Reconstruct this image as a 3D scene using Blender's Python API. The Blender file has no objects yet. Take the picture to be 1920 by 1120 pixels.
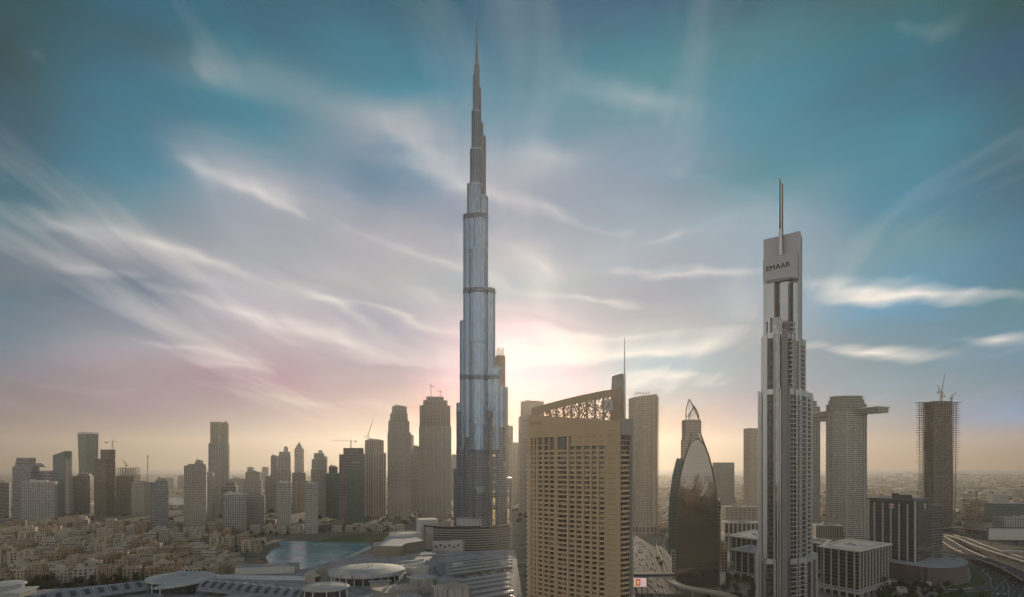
import bpy, math, random
from mathutils import Vector, Matrix
R = math.radians
random.seed(11)
C = bpy.context.scene.collection
SC = bpy.context.scene

# ------------------------------------------------------------------ camera
F, CX, HY, CAMZ = 1196.0, 960.0, 872.0, 135.0      # focal length and horizon row in photo pixels, eye height in metres
cam = bpy.data.cameras.new('camera'); cam_o = bpy.data.objects.new('camera', cam); C.objects.link(cam_o)
cam_o.location = (0, 0, CAMZ); cam_o.rotation_euler = (R(90), 0, 0)
cam.sensor_width = 36; cam.lens = F / 1920 * 36; cam.shift_y = (HY - 560) / 1920
cam.clip_start = 1; cam.clip_end = 60000
SC.camera = cam_o
SC.view_settings.view_transform = 'Standard'; SC.view_settings.look = 'None'
SC.view_settings.gamma = 1; SC.view_settings.exposure = 0.6
SC.cycles.use_denoising = True
SC.cycles.max_bounces = 6; SC.cycles.volume_bounces = 1; SC.cycles.diffuse_bounces = 3; SC.cycles.glossy_bounces = 3
SC.cycles.sample_clamp_indirect = 4
EXPG = 2 ** 0.6

# ------------------------------------------------------------------ sun
SUN_AZ = math.atan((972 - CX) / F); SUN_EL = R(8)
sd = Vector((math.sin(SUN_AZ) * math.cos(SUN_EL), math.cos(SUN_AZ) * math.cos(SUN_EL), math.sin(SUN_EL)))
sl = bpy.data.lights.new('sun', 'SUN'); sl.energy = 3.5; sl.angle = R(0.5); sl.color = (1, .80, .57)
so = bpy.data.objects.new('sun', sl); C.objects.link(so)
so.rotation_euler = sd.to_track_quat('Z', 'Y').to_euler(); so.location = (0, 0, 1500)

# ------------------------------------------------------------------ node helpers
def lin(c):
    return tuple((v / 255 / 12.92) if v <= 10 else ((v / 255 + .055) / 1.055) ** 2.4 for v in c)
class NT:
    def __init__(s, tree): s.t = tree; s.L = tree.links
    def n(s, typ, **kw):
        o = s.t.nodes.new(typ)
        for k, v in kw.items(): setattr(o, k, v)
        return o
    def inp(s, sock, v):
        if hasattr(v, 'is_output'): s.L.new(v, sock)
        else: sock.default_value = v
    def m(s, op, a, b=None, c=None, clamp=False):
        o = s.n('ShaderNodeMath', operation=op, use_clamp=clamp)
        for i, v in enumerate((a, b, c)):
            if v is not None: s.inp(o.inputs[i], v)
        return o.outputs[0]
    def vm(s, op, a, b=None):
        o = s.n('ShaderNodeVectorMath', operation=op)
        s.inp(o.inputs[0], a)
        if b is not None: s.inp(o.inputs[1], b)
        return o
    def mix(s, f, a, b, blend='MIX'):
        o = s.n('ShaderNodeMix', data_type='RGBA', blend_type=blend)
        s.inp(o.inputs[0], f)
        for k, v in ((6, a), (7, b)):
            if isinstance(v, tuple) and len(v) == 3: v = v + (1,)
            s.inp(o.inputs[k], v)
        return o.outputs[2]
    def noise(s, vec, scale, detail=3, rough=.5):
        o = s.n('ShaderNodeTexNoise'); s.L.new(vec, o.inputs['Vector'])
        o.inputs['Scale'].default_value = scale; o.inputs['Detail'].default_value = detail; o.inputs['Roughness'].default_value = rough
        return o.outputs['Fac']
    def comb(s, x, y, z=0.0):
        o = s.n('ShaderNodeCombineXYZ')
        for i, v in enumerate((x, y, z)): s.inp(o.inputs[i], v)
        return o.outputs[0]

# ------------------------------------------------------------------ world: low evening sky with long drawn-out cirrus
world = bpy.data.worlds.new('World'); SC.world = world; world.use_nodes = True
world.node_tree.nodes.clear()
W = NT(world.node_tree)
bg = W.n('ShaderNodeBackground'); bg.inputs['Strength'].default_value = 0.1
out = W.n('ShaderNodeOutputWorld'); W.L.new(bg.outputs[0], out.inputs[0])
tc = W.n('ShaderNodeTexCoord'); sep = W.n('ShaderNodeSeparateXYZ'); W.L.new(tc.outputs['Generated'], sep.inputs[0])
dx, dy, dz = sep.outputs
az = W.m('ARCTAN2', dx, dy); el = W.m('ARCSINE', dz)
sky = W.n('ShaderNodeTexSky', sky_type='NISHITA', sun_disc=False, sun_elevation=SUN_EL, sun_rotation=SUN_AZ, altitude=10, air_density=1.0, dust_density=2.0)
def px_dir(px, py):
    x, z = (px - CX) / F, (HY - py) / F
    return math.atan2(x, 1), math.atan2(z, math.hypot(x, 1))
# soft warp so no band edge is ruler straight
wv = W.comb(W.m('MULTIPLY', az, 3.0), W.m('MULTIPLY', el, 9.0), 2.3)
n1 = W.noise(wv, 1.4, 3, .55)
n2 = W.noise(W.vm('ADD', wv, (7.1, 3.3, 5.0)).outputs[0], 1.4, 3, .55)
azw = W.m('MULTIPLY_ADD', W.m('SUBTRACT', n1, .5), .12, az)
elw = W.m('MULTIPLY_ADD', W.m('SUBTRACT', n2, .5), .07, el)
cols = [
 (0,   [(32,75,80),(35,75,80),(38,80,88),(38,85,98),(50,100,112),(95,125,132),(125,135,142),(115,130,138),(130,138,146),(150,140,140),(160,142,130),(155,135,105)]),
 (240, [(70,105,118),(48,95,110),(52,108,125),(52,112,130),(72,125,142),(140,155,162),(160,160,165),(150,155,160),(165,160,165),(172,155,155),(165,145,132),(165,138,110)]),
 (480, [(72,108,122),(55,110,125),(115,145,155),(95,138,152),(165,172,178),(165,168,175),(175,175,178),(195,188,190),(195,180,182),(200,175,172),(190,160,145),(190,155,125)]),
 (720, [(45,98,112),(50,112,128),(75,130,145),(165,172,178),(130,150,165),(165,168,175),(188,184,185),(195,190,190),(212,200,198),(215,190,182),(225,192,165),(215,180,140)]),
 (960, [(50,98,115),(65,112,128),(95,135,148),(135,158,170),(175,178,184),(178,178,184),(205,200,198),(218,210,205),(255,248,236),(255,252,238),(255,236,198),(242,208,158)]),
 (1200,[(55,100,118),(85,128,140),(120,152,160),(130,155,165),(145,160,172),(160,170,178),(178,182,186),(190,186,186),(228,222,212),(238,230,216),(236,212,178),(228,195,150)]),
 (1440,[(50,100,112),(90,130,140),(72,130,145),(70,130,145),(105,145,155),(150,168,176),(160,172,180),(175,180,184),(176,178,178),(180,177,174),(205,188,168),(210,180,140)]),
 (1680,[(75,110,115),(55,110,122),(40,105,120),(68,125,140),(85,135,150),(85,135,150),(122,155,166),(170,184,184),(124,148,152),(132,150,152),(175,165,150),(185,160,125)]),
 (1920,[(55,88,90),(25,80,100),(45,92,108),(40,98,112),(35,95,112),(45,105,122),(66,118,136),(92,132,140),(98,134,142),(88,122,132),(125,132,132),(160,138,105)])]
ys = [0, 80, 160, 240, 320, 400, 480, 560, 640, 720, 800, 860]
SKYCAL = {0: [(0.0015, 0.0673, 0.09), (0.0015, 0.0578, 0.0819), (0.0015, 0.0729, 0.1091), (0.0015, 0.0825, 0.14), (0.0015, 0.1143, 0.1843), (0.0015, 0.1363, 0.2085), (0.0878, 0.1606, 0.2357), (0.0416, 0.1542, 0.2366), (0.0588, 0.1602, 0.2837), (0.0938, 0.0983, 0.2034), (0.0159, 0.0015, 0.104), (0.075, 0.0015, 0.0015)], 240: [(0.0016, 0.1101, 0.1766), (0.0015, 0.0993, 0.1642), (0.0015, 0.1388, 0.2258), (0.0015, 0.1547, 0.2536), (0.0015, 0.2029, 0.3214), (0.1475, 0.2465, 0.3232), (0.2321, 0.2682, 0.346), (0.0015, 0.1031, 0.2224), (0.2357, 0.264, 0.3796), (0.1847, 0.1427, 0.2729), (0.0015, 0.0015, 0.1613), (0.0015, 0.0015, 0.0015)], 480: [(0.0015, 0.1137, 0.1862), (0.0015, 0.1468, 0.2282), (0.1009, 0.2438, 0.3149), (0.0015, 0.198, 0.3037), (0.3508, 0.3949, 0.465), (0.2817, 0.333, 0.4257), (0.3149, 0.3613, 0.4402), (0.3974, 0.4095, 0.5023), (0.313, 0.2757, 0.4064), (0.1097, 0.0015, 0.2026), (0.0015, 0.0015, 0.1682), (0.0015, 0.0015, 0.0015)], 720: [(0.0015, 0.1103, 0.1793), (0.0015, 0.155, 0.2449), (0.0015, 0.2054, 0.3147), (0.2785, 0.3458, 0.4129), (0.0494, 0.2017, 0.348), (0.2347, 0.2968, 0.4029), (0.2951, 0.3347, 0.4283), (0.2421, 0.3017, 0.4121), (0.0815, 0.1345, 0.3321), (0.0318, 0.0015, 0.2045), (0.0422, 0.0015, 0.1344), (0.0015, 0.0015, 0.0015)], 960: [(0.0015, 0.0941, 0.1795), (0.0015, 0.1325, 0.2292), (0.0015, 0.169, 0.273), (0.076, 0.2286, 0.3512), (0.2547, 0.317, 0.4149), (0.1522, 0.2248, 0.357), (0.2659, 0.3261, 0.4302), (0.2667, 0.3494, 0.4518), (0.7973, 0.4907, 0.6473), (1.0002, 0.4122, 0.6302), (1.6, 0.0015, 0.0015), (1.6, 0.0015, 0.0015)], 1200: [(0.0015, 0.0974, 0.1877), (0.0015, 0.1765, 0.256), (0.0349, 0.2171, 0.3015), (0.0942, 0.2465, 0.3447), (0.1303, 0.2553, 0.3824), (0.1647, 0.2802, 0.3971), (0.2077, 0.3098, 0.4278), (0.1383, 0.2179, 0.3498), (0.2644, 0.379, 0.4881), (0.0015, 0.2345, 0.4319), (0.4297, 0.0015, 0.0015), (0.9496, 0.0015, 0.0015)], 1440: [(0.0015, 0.087, 0.1499), (0.0235, 0.1734, 0.2412), (0.0015, 0.1981, 0.2989), (0.0015, 0.2064, 0.3148), (0.0024, 0.2166, 0.3135), (0.1879, 0.3323, 0.4325), (0.1802, 0.3119, 0.4299), (0.2166, 0.3211, 0.4345), (0.1547, 0.2595, 0.3671), (0.0015, 0.14, 0.3227), (0.0015, 0.0102, 0.236), (0.0015, 0.0015, 0.0015)], 1680: [(0.0148, 0.1166, 0.1441), (0.0015, 0.1438, 0.2078), (0.0015, 0.1351, 0.2079), (0.0015, 0.1893, 0.288), (0.0015, 0.2114, 0.3218), (0.0015, 0.2076, 0.3384), (0.0539, 0.2525, 0.3448), (0.0015, 0.2684, 0.4813), (0.0015, 0.1911, 0.3195), (0.0015, 0.2054, 0.3692), (0.0015, 0.0654, 0.2311), (0.195, 0.0015, 0.0015)], 1920: [(0.0015, 0.0733, 0.088), (0.0015, 0.0824, 0.1622), (0.0015, 0.0963, 0.1628), (0.0015, 0.1136, 0.1799), (0.0015, 0.1074, 0.1851), (0.0015, 0.1361, 0.2325), (0.0015, 0.1696, 0.2914), (0.0015, 0.1897, 0.279), (0.0015, 0.209, 0.3738), (0.0015, 0.1926, 0.3689), (0.0015, 0.2526, 0.6548), (0.2235, 0.0402, 0.0015)]}
EMAX = R(40)
elf = W.m('DIVIDE', elw, EMAX, clamp=True)
prev = None; prev_az = None
for px, cc in cols:
    r = W.n('ShaderNodeValToRGB'); r.color_ramp.interpolation = 'CARDINAL'
    st = sorted((max(.001, px_dir(px, y)[1] / EMAX), SKYCAL[px][k] if SKYCAL else lin(c)) for k, (y, c) in enumerate(zip(ys, cc)))
    e = r.color_ramp.elements
    e[0].position = st[0][0]; e[0].color = st[0][1] + (1,)
    e[1].position = st[-1][0]; e[1].color = st[-1][1] + (1,)
    for p, c in st[1:-1]:
        q = e.new(p); q.color = c + (1,)
    W.L.new(elf, r.inputs[0])
    a = px_dir(px, 600)[0]
    if prev is None: prev = r.outputs[0]
    else:
        mr = W.n('ShaderNodeMapRange', interpolation_type='SMOOTHSTEP'); W.L.new(azw, mr.inputs[0])
        mr.inputs[1].default_value = prev_az; mr.inputs[2].default_value = a
        prev = W.mix(mr.outputs[0], prev, r.outputs[0])
    prev_az = a
base = prev
# streaks drifting towards a vanishing point on the horizon
zz = W.m('ADD', W.m('MAXIMUM', dz, 0.0), .10)
pu, pv = W.m('DIVIDE', dx, zz), W.m('DIVIDE', dy, zz)
ang = -math.atan((1060 - CX) / F)
ru = W.m('ADD', W.m('MULTIPLY', pu, math.cos(ang)), W.m('MULTIPLY', pv, math.sin(ang)))
rv = W.m('SUBTRACT', W.m('MULTIPLY', pv, math.cos(ang)), W.m('MULTIPLY', pu, math.sin(ang)))
wob = W.noise(W.comb(W.m('MULTIPLY', ru, .5), W.m('MULTIPLY', rv, .35), 4.0), 1.0, 2)
ru2 = W.m('MULTIPLY_ADD', W.m('SUBTRACT', wob, .5), 1.3, ru)
s1 = W.noise(W.comb(ru2, W.m('MULTIPLY', rv, .22), 0.7), 1.5, 5, .52)
s2 = W.noise(W.comb(ru2, W.m('MULTIPLY', rv, .12), 9.0), 5.0, 4, .55)
fade = W.n('ShaderNodeMapRange', interpolation_type='SMOOTHSTEP'); W.L.new(el, fade.inputs[0]); fade.inputs[1].default_value = R(1); fade.inputs[2].default_value = R(9)
st = W.m('ADD', W.m('MULTIPLY', W.m('SUBTRACT', s1, .5), 3.2), W.m('MULTIPLY', W.m('SUBTRACT', s2, .5), 1.3))
st = W.m('MULTIPLY', W.m('MAXIMUM', W.m('MINIMUM', st, 1.0), -1.0), fade.outputs[0])
STREAKS = [  # centre x, y, half length, half width, slope in degrees, strength, in photo pixels
 (480,352,150,40,22,.34),(390,135,85,30,42,.14),(620,205,360,52,25,.13),(770,275,130,42,30,.14),(650,355,80,16,28,.20),
 (150,428,140,24,18,.20),(600,490,80,26,20,.12),(615,572,105,17,34,.30),(800,555,130,34,14,.20),(640,640,280,34,9,.14),
 (430,690,330,18,10,.12),(985,655,170,32,-2,.40),(1200,664,260,20,-2,.32),(1245,715,140,13,0,.36),(1270,512,220,14,3,.30),
 (1695,538,240,18,2,.66),(1635,655,180,14,2,.50),(1862,638,80,14,0,.40),(1000,490,110,34,38,.22),(1030,290,110,46,10,.15),
 (1180,178,130,36,15,.12),(1385,352,120,18,12,.12),(1340,420,130,16,-22,.14),(1700,55,160,34,0,.07),(1850,175,50,20,-20,.08),(90,95,60,30,20,.05),
 (1260,362,140,28,5,-.16),(750,690,190,11,2,-.16),(1120,686,230,13,-2,-.28),(320,782,200,16,3,-.12),(140,612,240,24,10,-.12),
 (700,530,100,18,30,-.10),(1240,592,260,30,0,-.14),(210,300,150,55,10,-.07),(1790,150,90,34,0,-.06),(720,320,100,32,20,-.13),(490,205,70,24,20,-.05),
 (330,545,300,18,9,-.08),(560,745,260,12,5,.10),(250,735,200,12,6,.06),(1420,600,120,16,0,-.08),(1750,600,160,18,0,-.10),(880,420,120,20,10,-.08),
 (700,440,210,18,25,.26),(560,400,190,15,22,.22),(815,485,160,15,20,.22),(1060,400,170,18,14,.20),(1120,562,210,13,4,.22),(760,602,230,11,12,.20),
 (380,482,230,16,18,.22),(300,645,270,11,10,.17),(1010,604,250,10,3,-.20),(610,525,210,13,22,-.16),(880,345,150,20,25,.16),(1290,445,150,13,-8,.16),
 (470,600,260,10,14,.16),(200,510,220,12,14,.14),(1180,628,240,9,-1,.18),(620,718,240,8,4,-.14),(900,560,160,9,14,-.12)]
bl = W.comb(azw, elw, 0.0)
acc = None
for (x, y, hl, hw, dg, amp) in STREAKS:
    c, s = math.cos(R(dg)), math.sin(R(dg))
    a0 = px_dir(x, y); a1 = px_dir(x + hl * c, y + hl * s); b1 = px_dir(x + hw * s, y - hw * c)
    mp = W.n('ShaderNodeMapping', vector_type='TEXTURE'); W.L.new(bl, mp.inputs[0])
    mp.inputs['Location'].default_value = (a0[0], a0[1], 0)
    mp.inputs['Rotation'].default_value = (0, 0, math.atan2(a1[1] - a0[1], a1[0] - a0[0]))
    mp.inputs['Scale'].default_value = (1.45 * math.hypot(a1[0] - a0[0], a1[1] - a0[1]), 1.7 * math.hypot(b1[0] - a0[0], b1[1] - a0[1]), 1)
    g = W.n('ShaderNodeTexGradient', gradient_type='QUADRATIC_SPHERE'); W.L.new(mp.outputs[0], g.inputs[0])
    acc = W.m('MULTIPLY_ADD', g.outputs['Fac'], amp * 1.5, 0.0 if acc is None else acc)
grain = W.m('MULTIPLY_ADD', st, .7, 1.0)
s3 = W.noise(W.comb(W.m('MULTIPLY_ADD', W.m('SUBTRACT', wob, .5), .8, ru), W.m('MULTIPLY', rv, .13), 33.0), 1.7, 4, .52)
veil = W.n('ShaderNodeMapRange', interpolation_type='SMOOTHSTEP'); W.L.new(s3, veil.inputs[0]); veil.inputs[1].default_value = .42; veil.inputs[2].default_value = .68
hfade = W.n('ShaderNodeMapRange', interpolation_type='SMOOTHSTEP'); W.L.new(el, hfade.inputs[0]); hfade.inputs[1].default_value = R(29); hfade.inputs[2].default_value = R(15)
veilz = W.m('MULTIPLY', W.m('SUBTRACT', veil.outputs[0], .35), W.m('MULTIPLY', W.m('MULTIPLY', fade.outputs[0], hfade.outputs[0]), .23))
cl = W.m('ADD', W.m('ADD', W.m('MULTIPLY', acc, grain), W.m('MULTIPLY', st, .24)), veilz)
lit = W.m('MAXIMUM', cl, 0.0); dark = W.m('MAXIMUM', W.m('MULTIPLY', cl, -1.0), 0.0)
toc = W.mix(W.m('MULTIPLY', lit, 1.3, clamp=True), base, lin((250, 243, 236)))
drk = W.mix(W.m('MULTIPLY', dark, 1.5, clamp=True), toc, W.mix(.55, base, lin((84, 112, 128)), 'MULTIPLY') if False else W.vm('MULTIPLY', base, (.52, .60, .66)).outputs[0])
front = W.vm('SCALE', drk); front.inputs[3].default_value = 10.0 / EXPG
# away from the photographed quarter: the plain sky mixed with an added bright band
nish = W.vm('MULTIPLY', sky.outputs[0], (1.05, 1.0, .96)).outputs[0]
bank = W.n('ShaderNodeMapRange', interpolation_type='SMOOTHSTEP'); W.L.new(el, bank.inputs[0])     # unseen bright band behind the camera, added to light the facades
bank.inputs[1].default_value = R(34); bank.inputs[2].default_value = R(8)  # added bright band, fading out with elevation
hi_ = W.mix(bank.outputs[0], (.95, 1.1, 1.25), (9.6, 9.2, 8.8))
ncl = W.mix(W.m('MULTIPLY_ADD', s1, .8, .30, clamp=True), nish, hi_)
mrb = W.n('ShaderNodeMapRange', interpolation_type='SMOOTHSTEP'); W.L.new(W.m('ABSOLUTE', az), mrb.inputs[0])
mrb.inputs[1].default_value = R(48); mrb.inputs[2].default_value = R(105)
mrt = W.n('ShaderNodeMapRange', interpolation_type='SMOOTHSTEP'); W.L.new(el, mrt.inputs[0])
mrt.inputs[1].default_value = R(42); mrt.inputs[2].default_value = R(65)
W.L.new(W.mix(W.m('MAXIMUM', mrb.outputs[0], mrt.outputs[0]), front.outputs[0], ncl), bg.inputs['Color'])

# ------------------------------------------------------------------ placing: photo pixel + distance -> metres
def X(px, D): return (px - CX) / F * D
def Z(py, D): return CAMZ + (HY - py) / F * D
def S(w, D): return w / F * D
def DG(py, z=0.0): return (CAMZ - z) * F / (py - HY)          # distance of a point at height z seen in row py
def G(px, py, z=0.0):
    D = DG(py, z); return (X(px, D), D)
def PX(x, y): return CX + F * x / y

# ------------------------------------------------------------------ tagging
def tag(o, label=None, cat=None, group=None, kind=None):
    if label: o['label'] = label
    if cat: o['category'] = cat
    if group: o['group'] = group
    if kind: o['kind'] = kind
    return o
def thing(name, label, cat, loc=(0, 0, 0), rz=0.0, group=None):
    o = bpy.data.objects.new(name, None); C.objects.link(o)
    o.location = loc; o.rotation_euler = (0, 0, rz)
    return tag(o, label, cat, group)
def copy_tree(o, parent=None):
    c = o.copy(); C.objects.link(c); c.parent = parent
    for ch in list(o.children): copy_tree(ch, c)
    return c

# ------------------------------------------------------------------ mesh builder (wall UVs in metres)
class MB:
    def __init__(s): s.v = []; s.f = []; s.uv = []; s.mi = []; s.sm = []
    def face(s, pts, uv=None, m=0, smooth=False):
        b = len(s.v); s.v += [tuple(p) for p in pts]; s.f.append(tuple(range(b, b + len(pts))))
        s.uv.append(uv or [(p[0], p[1]) for p in pts]); s.mi.append(m); s.sm.append(smooth)
    def prism(s, pts, z0, z1, m=0, cm=None, bottom=False, top=True, ztop=None, closed=True, smooth=False):
        n = len(pts); u = 0.0
        zt = ztop or [z1] * n
        for i in range(n if closed else n - 1):
            a, b = pts[i], pts[(i + 1) % n]; l = math.hypot(b[0] - a[0], b[1] - a[1])
            za, zb = zt[i], zt[(i + 1) % n]
            s.face([(a[0], a[1], z0), (b[0], b[1], z0), (b[0], b[1], zb), (a[0], a[1], za)], [(u, z0), (u + l, z0), (u + l, zb), (u, za)], m, smooth)
            u += l
        k = m if cm is None else cm
        if top: s.face([(p[0], p[1], z) for p, z in zip(pts, zt)], None, k)
        if bottom: s.face([(p[0], p[1], z0) for p in reversed(pts)], None, k)
    def box(s, cx, cy, z0, sx, sy, sz, rot=0.0, m=0, cm=None, bottom=True):
        s.prism(rect(cx, cy, sx, sy, rot), z0, z0 + sz, m, cm, bottom)
    def tube(s, p0, p1, r0, r1=None, n=6, m=0, caps=True):
        r1 = r0 if r1 is None else r1
        p0, p1 = Vector(p0), Vector(p1); d = (p1 - p0).normalized()
        a = d.orthogonal().normalized(); b = d.cross(a)
        c0 = [p0 + (a * math.cos(t) + b * math.sin(t)) * r0 for t in [2 * math.pi * i / n for i in range(n)]]
        c1 = [p1 + (a * math.cos(t) + b * math.sin(t)) * r1 for t in [2 * math.pi * i / n for i in range(n)]]
        for i in range(n):
            j = (i + 1) % n; s.face([c0[i], c0[j], c1[j], c1[i]], [(0, 0), (1, 0), (1, 1), (0, 1)], m, n > 5)
        if caps: s.face(list(reversed(c0)), None, m); s.face(c1, None, m)
    def bar(s, p0, p1, w, m=0): s.tube(p0, p1, w * .7, None, 4, m)
    def lathe(s, cx, cy, prof, n=32, m=0, a0=0.0, a1=2 * math.pi, smooth=True):
        for (r0, z0), (r1, z1) in zip(prof, prof[1:]):
            for i in range(n):
                t0, t1 = a0 + (a1 - a0) * i / n, a0 + (a1 - a0) * (i + 1) / n
                ps = [(cx + r0 * math.cos(t0), cy + r0 * math.sin(t0), z0), (cx + r0 * math.cos(t1), cy + r0 * math.sin(t1), z0),
                      (cx + r1 * math.cos(t1), cy + r1 * math.sin(t1), z1), (cx + r1 * math.cos(t0), cy + r1 * math.sin(t0), z1)]
                us = [(r0 * t0, z0), (r0 * t1, z0), (r1 * t1, z1), (r1 * t0, z1)]
                if r0 < 1e-4: ps, us = ps[1:], us[1:]
                elif r1 < 1e-4: ps, us = ps[:3], us[:3]
                s.face(ps, us, m, smooth)
    def build(s, name, mats, parent=None, weld=False):
        me = bpy.data.meshes.new(name)
        me.from_pydata(s.v, [], s.f)
        uvl = me.uv_layers.new(name='UVMap'); k = 0
        flat = [c for u in s.uv for p in u for c in p]
        uvl.data.foreach_set('uv', flat)
        if not isinstance(mats, (list, tuple)): mats = [mats]
        for mt in mats: me.materials.append(mt)
        me.polygons.foreach_set('material_index', s.mi)
        me.polygons.foreach_set('use_smooth', s.sm)
        if weld:
            import bmesh
            b = bmesh.new(); b.from_mesh(me); bmesh.ops.remove_doubles(b, verts=b.verts, dist=.001); b.to_mesh(me); b.free()
        me.update()
        o = bpy.data.objects.new(name, me); C.objects.link(o); o.parent = parent
        return o
def rect(cx, cy, sx, sy, rot=0.0):
    c, s = math.cos(rot), math.sin(rot)
    return [(cx + x * c - y * s, cy + x * s + y * c) for x, y in ((-sx/2, -sy/2), (sx/2, -sy/2), (sx/2, sy/2), (-sx/2, sy/2))]
def circle(cx, cy, r, n=28, ry=None, rot=0.0):
    ry = ry or r; c, s = math.cos(rot), math.sin(rot)
    P = [(r * math.cos(2*math.pi*i/n), ry * math.sin(2*math.pi*i/n)) for i in range(n)]
    return [(cx + x*c - y*s, cy + x*s + y*c) for x, y in P]
def grow(pts, d):
    cx = sum(p[0] for p in pts) / len(pts); cy = sum(p[1] for p in pts) / len(pts)
    o = []
    for p in pts:
        l = math.hypot(p[0]-cx, p[1]-cy); k = (l + d * 1.25) / l
        o.append((cx + (p[0]-cx)*k, cy + (p[1]-cy)*k))
    return o
def fit_rect(p0, p1, D, rot, ratio):
    """a rectangle whose nearest corner is D away and whose outline spans the columns p0..p1"""
    w = S(p1 - p0, D); cx = X((p0 + p1) / 2, D); cy = D
    for _ in range(14):
        q = rect(cx, cy, w, w * ratio, rot)
        cy += D - min(p[1] for p in q)
        q = rect(cx, cy, w, w * ratio, rot)
        a = min(PX(*p) for p in q); b = max(PX(*p) for p in q)
        w *= (p1 - p0) / (b - a); cx += S((p0 + p1 - a - b) / 2, D)
    q = rect(cx, cy, w, w * ratio, rot); cy += D - min(p[1] for p in q)
    return cx, cy, w, w * ratio

# ------------------------------------------------------------------ materials
def new_mat(name):
    m = bpy.data.materials.new(name); m.use_nodes = True
    t = NT(m.node_tree); p = m.node_tree.nodes['Principled BSDF']
    return m, t, p
def plain(name, col, rough=.8, metal=0.0, var=.18, scale=.25, spec=.3):
    m, t, p = new_mat(name)
    tc = t.n('ShaderNodeTexCoord')
    n = t.noise(tc.outputs['Object'], scale, 4, .6)
    k = t.m('MULTIPLY_ADD', n, 2 * var, 1 - var)
    v = t.vm('SCALE', col); t.L.new(k, v.inputs[3])
    t.L.new(v.outputs[0], p.inputs['Base Color'])
    p.inputs['Roughness'].default_value = rough; p.inputs['Metallic'].default_value = metal
    p.inputs['Specular IOR Level'].default_value = spec
    return m
def panelled(name, col, sx, sy, rot=0.0, var=.22, rough=.8):
    """roof sheeting laid in strips with weathered tone from strip to strip"""
    m, t, p = new_mat(name); tc = t.n('ShaderNodeTexCoord'); mp = t.n('ShaderNodeMapping'); t.L.new(tc.outputs['Object'], mp.inputs[0]); mp.inputs['Rotation'].default_value = (0, 0, rot)
    bk = t.n('ShaderNodeTexBrick'); t.L.new(mp.outputs[0], bk.inputs['Vector']); bk.inputs['Scale'].default_value = 1.0
    bk.inputs['Brick Width'].default_value = sx; bk.inputs['Row Height'].default_value = sy; bk.inputs['Mortar Size'].default_value = .12
    k = lambda f: tuple(c * f for c in col) + (1,)
    bk.inputs['Color1'].default_value = k(1 + var); bk.inputs['Color2'].default_value = k(1 - var); bk.inputs['Mortar'].default_value = k(.5)
    v = t.vm('SCALE', bk.outputs['Color']); t.L.new(t.m('MULTIPLY_ADD', t.noise(tc.outputs['Object'], .05, 5, .65), .9, .55), v.inputs[3])
    t.L.new(v.outputs[0], p.inputs['Base Color']); p.inputs['Roughness'].default_value = rough; p.inputs['Specular IOR Level'].default_value = .3
    return m
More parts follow.
